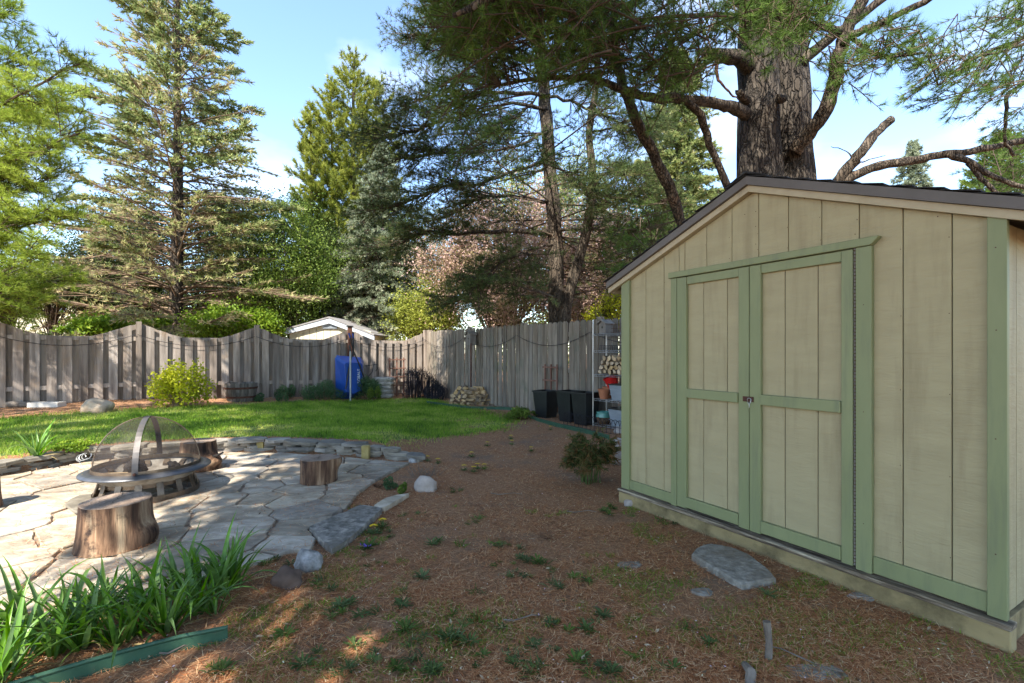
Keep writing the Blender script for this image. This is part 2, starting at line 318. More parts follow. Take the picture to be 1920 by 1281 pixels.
M_bag = mat('stone_bag', [(.2, .18, .15), (.42, .4, .36)], scale=9, rough=.7, bump=.4)
M_barrel = mat('barrel_wood', [(.05, .045, .04), (.14, .125, .11), (.24, .21, .19)], scale=10, stretch=(1, 1, .15), rough=.9, bump=.5, rnd=.15)
M_rust = mat('rusty_band', [(.05, .022, .016), (.13, .06, .04)], scale=10, rough=.9, bump=.3)
M_terra = mat('terracotta', [(.33, .12, .06), (.42, .17, .09)], scale=6, rough=.8, bump=.2)
M_red = mat('red_plastic', [(.45, .012, .012), (.55, .02, .02)], rough=.4, bump=0)
M_tub = mat('blue_grey_tub', [(.2, .23, .26), (.28, .31, .34)], rough=.5, bump=.05)
M_glaze = mat('teal_glaze', [(.05, .2, .17), (.12, .32, .27)], scale=8, rough=.25, bump=.05, spec=.6)
M_glaze2 = mat('brown_glaze', [(.08, .05, .03), (.22, .14, .08)], scale=10, stretch=(1, 1, .2), rough=.25, bump=.05, spec=.6)
M_box = mat('grey_birdhouse_wood', [(.14, .125, .11), (.28, .25, .22)], scale=9, stretch=(1, 1, .2), rough=.9, bump=.4)
M_soil = mat('brown_soil', [(.06, .04, .03), (.12, .08, .06)], scale=20, rough=1, bump=.8)
M_cream = mat('pale_cream_siding', [(.5, .47, .34), (.56, .52, .38)], scale=3, rough=.8, bump=.1)
M_whitetrim = mat('white_trim_paint', [(.36, .4, .45), (.44, .48, .52)], rough=.6, bump=0)
M_roof = mat('grey_roof_shingles', [(.16, .15, .15), (.26, .25, .24)], scale=12, rough=.95, bump=.3)
M_glass = mat('dark_window_glass', [(.03, .035, .04), (.05, .055, .06)], rough=.1, bump=0, spec=.8)
M_yellow = mat('dandelion_yellow', [(.75, .5, .01), (.85, .62, .02)], rough=.7, bump=0)
M_violet = mat('violet_petals', [(.15, .08, .5), (.25, .15, .6)], rough=.7, bump=0)
M_paverwhite = mat('white_paving_slab', [(.5, .47, .42), (.62, .58, .52)], rough=.9, bump=.3)
M_stick = mat('grey_dead_stick', [(.1, .08, .065), (.22, .185, .15)], scale=14, rough=.9, bump=.4)
M_block = mat('mossy_yellow_block', [(.3, .22, .07), (.42, .34, .14)], scale=9, rough=.9, bump=.4)

# mesh screen of the spark guard: a fine woven grid, see-through between its wires
def screen_mat():
    m = bpy.data.materials.new('spark_screen_mesh'); m.use_nodes = True; t = m.node_tree; N = t.nodes; N.clear(); K = t.links.new
    out = N.new('ShaderNodeOutputMaterial'); b = N.new('ShaderNodeBsdfPrincipled'); b.inputs['Base Color'].default_value = (.05, .035, .028, 1); b.inputs['Roughness'].default_value = .6
    tr = N.new('ShaderNodeBsdfTransparent'); mi = N.new('ShaderNodeMixShader'); mi.inputs[0].default_value = .28
    K(tr.outputs[0], mi.inputs[1]); K(b.outputs[0], mi.inputs[2]); K(mi.outputs[0], out.inputs[0]); return m
M_screen = screen_mat()

# ------------------------------------------------------------------ ground
def ground_mat():
    m = bpy.data.materials.new('pine_straw_soil'); m.use_nodes = True; t = m.node_tree; N = t.nodes; N.clear(); K = t.links.new
    out = N.new('ShaderNodeOutputMaterial'); b = N.new('ShaderNodeBsdfPrincipled'); b.inputs['Roughness'].default_value = .95; b.inputs['Specular IOR Level'].default_value = .1
    co = N.new('ShaderNodeTexCoord')
    def nz(s, d, r=.6, dist=0):
        n = N.new('ShaderNodeTexNoise'); n.inputs['Scale'].default_value = s; n.inputs['Detail'].default_value = d; n.inputs['Roughness'].default_value = r; n.inputs['Distortion'].default_value = dist; K(co.outputs['Object'], n.inputs['Vector']); return n
    a = nz(38, 8, .75, 1.5); r1 = N.new('ShaderNodeValToRGB'); e = r1.color_ramp.elements; e[0].position = .3; e[0].color = (.12, .055, .026, 1); e[1].position = .74; e[1].color = (.6, .38, .22, 1); q = e.new(.5); q.color = (.31, .165, .088, 1)
    K(a.outputs[0], r1.inputs[0])
    g = nz(1.1, 6); r2 = N.new('ShaderNodeMapRange'); r2.inputs[1].default_value = .52; r2.inputs[2].default_value = .72; K(g.outputs[0], r2.inputs[0])
    m1 = N.new('ShaderNodeMixRGB'); m1.inputs[2].default_value = (.2, .145, .105, 1); m1.blend_type = 'MIX'; K(r2.outputs[0], m1.inputs[0]); K(r1.outputs[0], m1.inputs[1])
    K(m1.outputs[0], b.inputs['Base Color'])
    bp = N.new('ShaderNodeBump'); bp.inputs['Strength'].default_value = .8; bp.inputs['Distance'].default_value = .02; h = nz(55, 10, .75, 1); K(h.outputs[0], bp.inputs['Height']); K(bp.outputs[0], b.inputs['Normal'])
    K(b.outputs[0], out.inputs[0]); return m
M_ground = ground_mat()
M_turf = mat('lawn_turf_soil', [(.05, .09, .014), (.11, .17, .03), (.18, .2, .06)], scale=6, detail=8, rough=1, bump=.6, bscale=40)
xs = np.concatenate([[-260, -120, -60, -30, -16], np.arange(-12, 6.01, .09), [8, 14, 30, 60, 120, 260]])
ys = np.concatenate([[-120, -30, -8, -2], np.arange(0.6, 16.01, .09), [20, 30, 60, 120, 300]])
gx, gy = np.meshgrid(xs, ys); gz = Hn(gx, gy)
fine = (gx > -12) & (gx < 6) & (gy > .6) & (gy < 16)
nzv = np.array([mnoise.fractal(Vector((a * 2.2, b * 2.2, 0)), 1, 2, 4) for a, b in zip(gx.ravel(), gy.ravel())]).reshape(gx.shape)
gz = gz + np.where(fine, nzv * .012 * ss(-1.6, -1.0, gx), 0)
V = np.stack([gx, gy, gz], -1).reshape(-1, 3); nx = len(xs); ii, jj = np.meshgrid(np.arange(nx - 1), np.arange(len(ys) - 1)); q = (jj * nx + ii).ravel()
tag(link('ground', npmesh('ground', V, np.stack([q, q + 1, q + nx + 1, q + nx], 1)), M_ground), kind='structure')

def inpoly(x, y, poly):
    c = np.zeros(np.shape(x), bool); n = len(poly)
    for i in range(n):
        (x0, y0), (x1, y1) = poly[i], poly[(i + 1) % n]
        k = ((y0 > y) != (y1 > y)) & (x < (x1 - x0) * (y - y0) / ((y1 - y0) or 1e-9) + x0); c ^= k
    return c
lawn_px = [(-180, 812), (0, 786), (150, 774), (300, 766), (425, 759), (560, 754), (690, 751), (800, 748), (860, 762), (925, 777), (965, 790), (940, 806), (880, 814), (810, 822), (745, 829)]
LAWN = [tuple(gp(*p)[:2]) for p in lawn_px] + [(-1.65, 6.33), (-2.4, 6.55), (-3.4, 6.75), (-4.1, 6.62), (-4.7, 6.4), (-5.4, 6.1), (-5.75, 5.3), (-6.1, 4.5), (-8.5, 4.2)]
lx, ly = np.meshgrid(np.arange(-11.5, 1.5, .1), np.arange(4, 14.6, .1)); nl = lx.shape[1]
ins = inpoly(lx, ly, LAWN)
lv = np.stack([lx, ly, Hn(lx, ly) + .004], -1).reshape(-1, 3)
i2, j2 = np.meshgrid(np.arange(nl - 1), np.arange(lx.shape[0] - 1)); q = (j2 * nl + i2).ravel(); ok = ins.ravel()
k = ok[q] & ok[q + 1] & ok[q + nl] & ok[q + nl + 1]; q = q[k]
tag(link('lawn', npmesh('lawn', lv, np.stack([q, q + 1, q + nl + 1, q + nl], 1)), M_turf), kind='structure')
def vnoise(x, y, s=1.0, o=0):
    return np.array([mnoise.fractal(Vector((a * s + o, b * s, o)), 1, 2, 3) for a, b in zip(x, y)])
# grass blades
n = 330000
bx = rng.uniform(-11.5, 1.5, n); by = rng.uniform(4.2, 14.4, n)
j = inpoly(bx + rng.normal(size=n) * .16, by + rng.normal(size=n) * .13, LAWN) & (by > np.interp(bx, _wx, _wy) + .22)
bx = bx[j]; by = by[j]; pt = vnoise(bx, by, .9) + .35 * vnoise(bx, by, 4, 2)
kk = rng.uniform(size=len(bx)) < .97 - .5 * ss(.15, .5, pt); bx = bx[kk]; by = by[kk]; pt = pt[kk]
P = np.stack([bx, by, Hn(bx, by)], 1); N_ = len(P); ln = (rng.uniform(.035, .075, N_) * (1 - .3 * np.clip(pt, 0, 1)))[:, None]
d = unit(rng.normal(size=(N_, 3)) * [.45, .45, .05] + [0, 0, 1]); p = unit(np.cross(d, rng.normal(size=(N_, 3)))) * .005
tn = np.clip(.5 + pt * .7 + rng.normal(size=N_) * .2 + .14 * ss(-4.5, -7, bx), 0, 1)  # leftward yellowing puts the lawn's sunlit tone into the blade tint
tag(link('grass', npmesh('grass', np.stack([P - p, P + p, P + d * ln], 1).reshape(-1, 3), np.arange(N_ * 3).reshape(-1, 3), tn), M_grass), 'dense green lawn grass between the stone wall and the fences', 'grass', kind='stuff')
# ragged grass patches in the pine straw near the shed
n = 110000
bx = rng.uniform(-1.6, 2.6, n); by = rng.uniform(1.5, 4.2, n)
msk = vnoise(bx, by, 2.3, 5) + vnoise(bx, by, 7, 9) * .6
bias = ss(3.4, 2.0, by) * .42 + ss(.2, 1.4, bx) * ss(3.3, 2.3, by) * .25 - .42
kk = (msk + bias > .05) & (rng.uniform(size=n) < .8)
kk &= ~((bx > 2.25 - .58 * (by - 2.18)) & (by > 1.5))
bx = bx[kk]; by = by[kk]; N_ = len(bx); P = np.stack([bx, by, Hn(bx, by)], 1)
d = unit(rng.normal(size=(N_, 3)) * [.8, .8, .1] + [0, 0, .8]); ln = rng.uniform(.012, .042, (N_, 1)); p = unit(np.cross(d, rng.normal(size=(N_, 3)))) * .0018
tag(link('sparse_grass', npmesh('sparse_grass', np.stack([P - p, P + p, P + d * ln], 1).reshape(-1, 3), np.arange(N_ * 3).reshape(-1, 3), rng.uniform(0, .5, N_)), M_grass), 'thin ragged grass sprouting through the pine straw in front of the shed', 'grass', kind='stuff')
# pine straw litter
n = 300000
by = 1.5 + 9.5 * rng.uniform(size=n) ** 2.1; bx = rng.uniform(-1.05, 1.1, n) * by
tth = (2.238 - bx) * .504 + (by - 2.18) * .864; outd = (bx - 2.238) * -.864 + (by - 2.18) * -.504
kk = (outd > -.02) | (tth > 2.5)
inl = inpoly(bx, by, LAWN); kk &= ~(inl & (rng.uniform(size=n) > .04)); bx = bx[kk]; by = by[kk]
PATIO_px = [(-260, 1010), (-140, 905), (0, 898), (60, 886), (150, 872), (230, 862), (300, 857), (400, 851), (490, 851), (600, 857), (690, 866), (735, 870), (770, 872), (735, 888), (700, 908), (672, 930), (650, 958), (577, 999), (594, 1016), (585, 1038), (545, 1040), (500, 1055), (440, 1075), (370, 1095), (290, 1125), (200, 1150), (60, 1185), (-100, 1230), (-260, 1250)]
PATIO = [tuple(gp(*p)[:2]) for p in PATIO_px]
inp = inpoly(bx, by, PATIO); dens = vnoise(bx, by, 1.6, 3)
kk = (~inp & (rng.uniform(size=len(bx)) < .25 + .9 * ss(-.35, .25, dens))) | (inp & (rng.uniform(size=len(bx)) < .09 + .25 * ss(.1, .5, dens))); bx = bx[kk]; by = by[kk]; inp = inp[kk]
N_ = len(bx); a = rng.uniform(0, np.pi, N_); ln = rng.uniform(.03, .09, N_)
z = Hn(bx, by) + rng.uniform(.004, .016, N_) + inp * .03
dx = np.cos(a) * ln / 2; dy = np.sin(a) * ln / 2; w = .0012 + .00014 * by; tl = rng.normal(size=N_) * .006
A = np.stack([bx - dx, by - dy, z - tl], 1); B = np.stack([bx + dx, by + dy, z + tl], 1); pw = np.stack([-np.sin(a) * w, np.cos(a) * w, 0 * a], 1)
tag(link('pine_straw', npmesh('pine_straw', np.stack([A - pw, A + pw, B], 1).reshape(-1, 3), np.arange(N_ * 3).reshape(-1, 3), np.clip(rng.normal(.42, .28, N_), 0, 1)), M_straw), 'reddish brown fallen pine needles covering the bare ground', 'pine needles', kind='stuff')
n = 1500
by = 1.6 + 6 * rng.uniform(size=n) ** 1.5; bx = rng.uniform(-1.0, 1.0, n) * by
P = np.stack([bx, by, Hn(bx, by) + .018 + inpoly(bx, by, PATIO) * .03], 1)
V, Fc, T = leaves(P, .011, up=3)
V, Fc, T = leaves(np.stack([(qx := rng.uniform(-1, 1, 900) * (qy := 1.6 + 7 * rng.uniform(size=900) ** 1.4)), qy, Hn(qx, qy) + .016 + inpoly(qx, qy, PATIO) * .025], 1), .035, up=4, asp=.35)
tag(link('leaf_litter', npmesh('leaf_litter', V, Fc, T), fol('dead_leaf_litter', [(.1, .06, .035), (.3, .2, .11), (.5, .4, .27)], .1)), 'scattered dead leaves and bark flakes on the ground and patio', 'leaf litter', kind='stuff')
V, Fc, T = leaves(P, .011, up=3)
tag(link('fallen_petals', npmesh('fallen_petals', V, Fc, T), M_petal), 'tiny pale fallen petals and bud scales scattered over the ground', 'petals', kind='stuff')

# ------------------------------------------------------------------ patio flagstones
patio = empty('patio', kind='structure')
def clip(poly, p, nrm):
    out = []; m = len(poly)
    for i in range(m):
        a = poly[i]; b = poly[(i + 1) % m]; da = (a[0] - p[0]) * nrm[0] + (a[1] - p[1]) * nrm[1]; db = (b[0] - p[0]) * nrm[0] + (b[1] - p[1]) * nrm[1]
        if da <= 0: out.append(a)
        if (da < 0 < db) or (db < 0 < da):
            t = da / (da - db); out.append((a[0] + (b[0] - a[0]) * t, a[1] + (b[1] - a[1]) * t))
    return out
def rough_poly(poly, gap=.004, step=.06, amp=.016, seed=0):
    n = len(poly); cx = sum(p[0] for p in poly) / n; cy = sum(p[1] for p in poly) / n; out = []
    for i in range(n):
        a = Vector(poly[i]); b = Vector(poly[(i + 1) % n]); l = (b - a).length; k = max(1, int(l / step))
        for s_ in range(k):
            q = a + (b - a) * (s_ / k); e = Vector((cx, cy)) - q; dl = e.length
            w = amp * mnoise.noise(Vector((q.x * 9, q.y * 9, seed)))
            if s_ == 0: w += .004                  # corners worn round
            out.append(tuple(q + e.normalized() * min(gap + w + amp * .5, dl * .5)))
    return out
def flag(poly, zt, m, parent, th=.05, name='flagstone', bev=.004, seed=0):
    cx = sum(p[0] for p in poly) / len(poly); cy = sum(p[1] for p in poly) / len(poly)
    pl = [(p[0] - cx, p[1] - cy) for p in poly]; tx = random.uniform(-.012, .012); ty = random.uniform(-.012, .012)
    b = MB().slab(pl, -th, 0, bev, ztop=lambda p: p[0] * tx + p[1] * ty)
    o = b.build(name, m, parent); o.location = (cx, cy, zt); return o
seeds = []
random.seed(11)
tries = 0
while tries < 4000:
    tries += 1
    x = random.uniform(-6.8, -.9); y = random.uniform(2.2, 6.6)
    if not inpoly(np.array(x), np.array(y), PATIO): continue
    if all(((x - a) * .85) ** 2 + ((y - b) * 1.1) ** 2 > (.2 + .26 * r_) ** 2 for a, b, r_ in seeds): seeds.append((x, y, random.random()))
slabA = [gp(*p)[:2] for p in [(594, 1018), (622, 1043), (655, 1022), (690, 992), (718, 963), (676, 957), (648, 970), (612, 984), (578, 1000)]]
slabB = [gp(*p)[:2] for p in [(700, 958), (720, 962), (745, 948), (768, 933), (745, 936), (720, 943)]]
for i, (x, y, _) in enumerate(seeds):
    cell = PATIO[:]
    for j, (a, b, _) in enumerate(seeds):
        if i == j: continue
        dx, dy = a - x, b - y
        if dx * dx + dy * dy > 4: continue
        cell = clip(cell, ((x + a) / 2, (y + b) / 2), (dx, dy))
    if len(cell) < 3: continue
    cl = []
    for c in cell:
        if not cl or math.dist(c, cl[-1]) > .03: cl.append(c)
    if len(cl) < 3: continue
    ar = abs(sum(cl[k][0] * cl[(k + 1) % len(cl)][1] - cl[(k + 1) % len(cl)][0] * cl[k][1] for k in range(len(cl)))) / 2
    if ar < .015: continue
    flag(rough_poly(cl, seed=i), .028 + random.uniform(-.006, .008), M_stone, patio, seed=i)
o = flag(rough_poly([tuple(p) for p in slabA], 0, .06, .01, 77), .05, M_lichen, patio); o['label'] = 'large dark slab with white lichen on the patio edge'
o = flag(rough_poly([tuple(p) for p in slabB], 0, .06, .01, 78), .045, M_stone, patio)

jm = np.array(PATIO); jx, jy = np.meshgrid(np.arange(-8, 0, .06), np.arange(1.6, 7, .06)); nj = jx.shape[1]
ji = inpoly(jx, jy, PATIO).ravel(); i2, j2 = np.meshgrid(np.arange(nj - 1), np.arange(jx.shape[0] - 1)); q = (j2 * nj + i2).ravel(); q = q[ji[q] & ji[q + 1] & ji[q + nj] & ji[q + nj + 1]]
jz = .014 + .006 * vnoise(jx.ravel(), jy.ravel(), 6)
link('joint_bed', npmesh('joint_bed', np.stack([jx.ravel(), jy.ravel(), jz], 1), np.stack([q, q + 1, q + nj + 1, q + nj], 1)), mat('sandy_joint_soil', [(.14, .1, .07), (.27, .2, .145), (.42, .35, .27)], scale=14, rough=1, bump=.7, bscale=40), patio)

# ------------------------------------------------------------------ low dry-stone wall round the patio
wl = empty('retaining_wall', (-3.4, 6.5, 0), label='low curved dry-stacked stone wall between the patio and the lawn', cat='wall')
path = [Vector(p) for p in WALLP[2:-1]]
def along(s_):
    for a, b in zip(path, path[1:]):
        l = (b - a).length
        if s_ <= l: t = (b - a) / l; return a + t * s_, t
        s_ -= l
    return path[-1], (path[-1] - path[-2]).normalized()
tot = sum((b - a).length for a, b in zip(path, path[1:]))
random.seed(5)
for lay in range(4):
    s_ = -.1 + lay * .07
    while s_ < tot:
        l = random.uniform(.16, .42) if lay < 3 else random.uniform(.3, .55); th = .045 if lay < 3 else .038
        c, t = along(min(max(s_ + l / 2, 0), tot)); nrm = Vector((-t.y, t.x)); fade = min(1, max(.25, (tot - s_) / 1.3))
        if lay >= 4 * fade + .3: s_ += l; continue
        dep = random.uniform(.13, .2) if lay < 3 else random.uniform(.2, .27)
        off = random.uniform(.06, .1) - (.03 if lay == 3 else 0)
        n_ = 8; pl = []
        for k in range(n_):
            a = 2 * math.pi * (k + .5 + random.uniform(-.35, .35)) / n_; ca, sa = math.cos(a), math.sin(a)
            r = random.uniform(.88, 1.06) / max(abs(ca) ** 5 + abs(sa) ** 5, .1) ** (1 / 5)
            pl.append((ca * r * l * .52, sa * r * dep * .55))
        ang = math.atan2(t.y, t.x) + random.uniform(-.1, .1)
        b = MB().slab(pl, 0, th, .004, ztop=lambda p: random.uniform(-.003, .005))
        o = b.build('stone', M_wallstone, wl); o.location = (c.x + nrm.x * off - wl.location[0], c.y + nrm.y * off - wl.location[1], lay * .044 + random.uniform(-.003, .003)); o.rotation_euler = (random.uniform(-.04, .04), random.uniform(-.04, .04), ang)
        s_ += l + .01
for px, py in ((490, 846), (686, 860)):
    c = gp(px, py); c.z = 0
    MB().box((-.045, -.04, -.02), (.045, .04, .165)).build('corner_block', M_block, wl).location = (c.x - wl.location[0], c.y - wl.location[1], 0)

# ------------------------------------------------------------------ shed (local x runs along its front away from the camera, y points out)
shed = empty('garden_shed', (2.238, 2.18, 0), math.atan2(.864, -.504), label='tan garden shed with sage green trim and double doors', cat='shed')
rake = lambda t: 1.955 + .479 * (1 - abs(t - 1.243) / 1.243)
def part(name, m, a, b, parent=shed, bev=.003, **k):
    o = MB().box(a, b).build(name, m, parent, **k)
    if bev:
        md = o.modifiers.new('b', 'BEVEL'); md.width = bev; md.segments = 2
    return o
def board(t0, t1, z0, z1=None, y=-.032, parent=shed, m=M_siding):
    g = .0022; t0 += g; t1 -= g
    pts = [(t0, z0), (t1, z0)]
    if z1 is None:
        pts += [(t1, rake(t1))] + ([(1.243, rake(1.243))] if t0 < 1.243 < t1 else []) + [(t0, rake(t0))]
    else: pts += [(t1, z1), (t0, z1)]
    o = MB().prism(pts, y - .012, y).build('siding_board', m, parent); md = o.modifiers.new('b', 'BEVEL'); md.width = .002; md.segments = 1; return o
MB().prism([(0.01, .12), (2.476, .12), (2.476, 1.95), (1.243, 2.43), (.01, 1.95)], -.06, -.0475).build('wall_backing', M_dark, shed)
ed = [0.0, .195, .395, .6]
for a, b in zip(ed, ed[1:]): board(a, b, .126)
ed = [.6, .8, 1.0, 1.2, 1.4, 1.61, 1.81]
for a, b in zip(ed, ed[1:]): board(a, b, 1.93)
board(1.81, 1.866, 1.93); board(1.866, 2.02, .126); board(2.02, 2.22, .126); board(2.22, 2.486, .126)
# side and back walls of boards
for x_, sgn in ((.0, -1), (2.486, 1)):
    MB().box((x_ - sgn * .03, -2.4, .12), (x_ - sgn * .045, -.05, 1.95)).build('wall_backing', M_dark, shed)
    for k in range(12):
        o = MB().box((x_ - sgn * .03, -.036 - k * .2, .126), (x_ - sgn * .018, -.23 - k * .2, 1.95)).build('siding_board', M_siding, shed)
MB().prism([(0.01, .12), (2.476, .12), (2.476, 1.95), (1.243, 2.43), (.01, 1.95)], -2.43, -2.4).build('back_wall', M_siding, shed)
# trim
part('corner_trim', M_trim, (-.008, -.032, .127), (.06, .0, 1.985))
part('corner_trim', M_trim, (2.395, -.032, .127), (2.494, -.006, 1.985))
part('door_trim', M_trim, (.526, -.032, .128), (.604, .0, 1.935))
part('door_trim', M_trim, (1.868, -.032, .128), (1.926, -.004, 1.935))
part('base_trim', M_trim, (.062, -.032, .135), (.524, -.012, .226)); part('base_trim', M_trim, (1.928, -.032, .135), (2.393, -.012, .215))
o = MB().prism([(.526, 1.937), (1.94, 1.937), (1.94, 1.982), (.49, 1.982), (.49, 1.975)], -.032, .012).build('door_header', M_trim, shed); md = o.modifiers.new('b', 'BEVEL'); md.width = .003
part('sill', M_sill, (-.03, -.05, .098), (2.5, .035, .125), bev=.006)
part('skid_beam', M_skid, (-.025, -.06, -.02), (2.5, .02, .097), bev=.006)
for k in range(2): part('floor_beam', M_skid, (-.0 + k * 2.44, -2.4, -.02), (.04 + k * 2.44, -.07, .118))
def door(t0, t1, sl0, sl1, grooves):
    d = empty('door'); d.parent = shed
    MB().box((t0 + .004, -.044, .14), (t1 - .004, -.036, 1.93)).build('door_backing', M_dark, d)
    g = [sl0] + grooves + [sl1]
    for a, b in zip(g, g[1:]): board(a - (.012 if a == sl0 else 0), b + (.012 if b == sl1 else 0), .15, 1.93, y=-.03, parent=d, m=M_siding2)
    part('stile', M_trim, (t0, -.028, .137), (sl0, -.002, 1.932), d); part('stile', M_trim, (sl1, -.028, .137), (t1, -.002, 1.932), d)
    for z0, z1, yy in ((1.872, 1.932, -.006), (.998, 1.066, .008), (.148, .226, .002)): part('rail', M_trim, (sl0 + .002, -.028, z0), (sl1 - .002, yy, z1), d)
    return d
dr_ = door(.620, 1.2465, .679, 1.168, [.82, 1.02]); dl_ = door(1.2515, 1.862, 1.329, 1.773, [1.435, 1.635])
part('piano_hinge', M_rust, (.607, -.03, .14), (.617, -.012, 1.93), dr_)
b = MB()
for k in range(90): b.box((.608, -.013, .145 + k * .02), (.616, -.006, .157 + k * .02))
b.build('hinge_knuckles', M_box, dr_)
part('hasp', M_rust, (1.215, -.002, 1.012), (1.292, .006, 1.047), bev=.002)
b = MB(); b.tube([(1.24 + .012 * math.cos(a), .012 + .004 * math.sin(a * 2), 1.018 + .02 * math.sin(a)) for a in [k * math.pi / 6 for k in range(13)]], .003, 5, False)
b.tube([(1.24, .012, 1.0), (1.236, .014, .985), (1.24, .013, .972)], .003, 5).build('padlock_ring', M_wire, shed)
# roof
for sgn, nm in ((1, 'left'), (-1, 'right')):
    def rk(t): return rake(t) if 0 <= t <= 2.486 else 1.955 - .385 * (abs(t - 1.243) - 1.243)
    te = 1.243 + sgn * 1.40; f = lambda t, dz: (t, rk(t) + dz)
    P4 = lambda lo, hi, y0, y1: MB().prism([f(1.243, lo), f(te, lo), f(te, hi), f(1.243, hi)], y0, y1)
    P4(0.0, .043, -.03, .015).build('rake_board', M_tan, shed); P4(.045, .1, -.03, .04).build('rake_fascia', M_fascia, shed)
    P4(.045, .085, -2.5, -.032).build('roof_deck', M_tan, shed)
    nrow = 11
    for r_ in range(nrow):                       # shingle courses, each lapping the one below
        t0 = 1.243 + sgn * (1.41 * r_ / nrow); t1 = 1.243 + sgn * (1.41 * (r_ + 1) / nrow + .02)
        MB().prism([(t0, rk(t0) + .102), (t1, rk(t1) + .112), (t1, rk(t1) + .119), (t0, rk(t0) + .104)], -2.53, .05 + random.uniform(-.008, .008)).build('shingle_course', M_shingle, shed)
    MB().box((te - .02 * (sgn > 0), -2.5, rk(te) + .0), (te + .02 * (sgn < 0), -.03, rk(te) + .05)).build('eave_board', M_tan, shed)
MB().prism([(1.10, rake(1.1) + .122), (1.243, rake(1.243) + .135), (1.386, rake(1.386) + .122), (1.243, rake(1.243) + .118)], -2.53, .055).build('ridge_cap', M_shingle, shed)
_nl = [(g_, z_) for g_ in (.203, .403, .592, 2.012, 2.212) for z_ in (.35, .75, 1.15, 1.55, 1.9)] + [(g_, z_) for g_ in (.808, 1.008, 1.208, 1.418, 1.618) for z_ in (2.03, 2.16)]
for t, z in _nl + [(.565, .4), (.565, 1.0), (.565, 1.6)]:
    y_ = .001 if t == .565 else -.031
    b = MB().lathe([(.0, .001), (.0024, .0008), (.0026, 0)], 6); b.xform(Matrix.Translation((t + random.uniform(-.004, .004), y_, z + random.uniform(-.02, .02))) @ Matrix.Rotation(R(-90), 4, 'X')); b.build('nail_head', M_rust, shed)
for t, z in ((.03, 1.83), (.028, 1.45), (.03, .95), (.03, .42), (.25, 2.03), (.9, 2.3), (1.22, 2.3), (1.22, 2.2), (1.22, 2.08), (1.3, 2.3), (.61, 2.1), (.62, 2.02)):
    y_ = .001 if t < .06 else -.031
    b = MB().lathe([(.0, .0012), (.0028, .001), (.003, 0)], 8); b.xform(Matrix.Translation((t, y_, z)) @ Matrix.Rotation(R(-90), 4, 'X')); b.build('nail_head', M_rust, shed)

# ------------------------------------------------------------------ fences
def fence_pt(s_, d, out=0):
    nrm = np.array((.6, -.8)) if d is FL else np.array((-.8, -.6))
    return FP0 + d * s_ + nrm * out
SP = 2.26
fa = math.atan2(FL[1], FL[0])
lf = empty('board_fence', (*FP0, 0), fa, label='weathered grey board-on-board fence with scalloped top behind the lawn', cat='fence')
# local x runs leftwards from the corner; yard side is local +y? find sign
loc_n = -1 if (math.cos(fa + math.pi / 2) * .6 + math.sin(fa + math.pi / 2) * -.8) < 0 else 1
def gl(s_): p = FP0 + FL * s_; return H(p[0], p[1])
random.seed(3)
topz = lambda s_: 1.93 - .33 * (abs(math.sin(math.pi * ((s_ / SP) % 1))) ** 1.15) + .005 * s_
NP = 6
for k in range(0, NP + 1):
    s_ = k * SP; g = gl(s_)
    o = part('post', M_fence if k != 1 else M_rust, (s_ - .05, loc_n * -.03, g - .05), (s_ + .05, loc_n * .07, 2.0 + (.03 if k == 1 else 0)), lf)
    if k == 1: part('post_cap', M_black, (s_ - .075, loc_n * -.055, 2.03), (s_ + .075, loc_n * .095, 2.06), lf)
for k in range(NP):
    for zz in (1.63, .62):
        g0, g1 = (zz, zz) if zz > 1 else (gl(k * SP) * .5 + zz - .13, gl((k + 1) * SP) * .5 + zz - .13)
        a, b = k * SP + .052, (k + 1) * SP - .052
        MB().prism([(a, g0 - .04), (b, g1 - .04), (b, g1 + .045), (a, g0 + .045)], -.02, .02).build('rail', M_fence, lf)
def fboard(s0, s1, y0, y1, parent, m, tz, gz):
    w = s1 - s0; jx = random.uniform(-.004, .004); j = random.uniform(-.008, .008)
    pts = [(s0 + jx, gz), (s1 + jx, gz), (s1 + jx, tz(s1) + j), (s0 + jx, tz(s0) + j)]
    return MB().prism(pts, y0, y1).build('fence_board', m, parent)
s_ = .10
for k in range(NP):
    for i in range(9):                            # boards on the yard side
        c = k * SP + .075 + (i + .5) * (SP - .15) / 9; w = .145 if i % 3 else .14
        fboard(c - w / 2, c + w / 2, loc_n * .022, loc_n * .04, lf, M_fence, topz, gl(c) + random.uniform(.0, .03))
    for i in range(10):                           # boards on the far side, filling the gaps
        c = k * SP + .075 + i * (SP - .15) / 9
        c = min(max(c, k * SP + .03), (k + 1) * SP - .03)
        fboard(c - .072, c + .072, loc_n * -.04, loc_n * -.022, lf, M_fence, topz, gl(c) + .02)
rf_a = math.atan2(FR[1], FR[0])
rf = empty('picket_fence', (*(FP0 + FR * .12), 0), rf_a, label='tall brown-grey dog-eared picket fence running from the corner to the shed', cat='fence')
rn = -1 if (math.cos(rf_a + math.pi / 2) * -.8 + math.sin(rf_a + math.pi / 2) * -.6) < 0 else 1
def gr(s_): p = FP0 + FR * s_; return H(p[0], p[1])
for k in range(5):
    s_ = 2.28 * k + (.0 if k else .03)
    part('post', M_fence2, (s_ - .05, rn * -.13, gr(s_) - .05), (s_ + .05, rn * -.03, 2.0), rf)
for k in range(4):
    for zz in (1.7, .98, .3): MB().box((2.28 * k + .052, -rn * .03, zz - .045), (2.28 * (k + 1) - .052, -rn * .068, zz + .045)).build('rail', M_fence2, rf)
s_ = 0.08
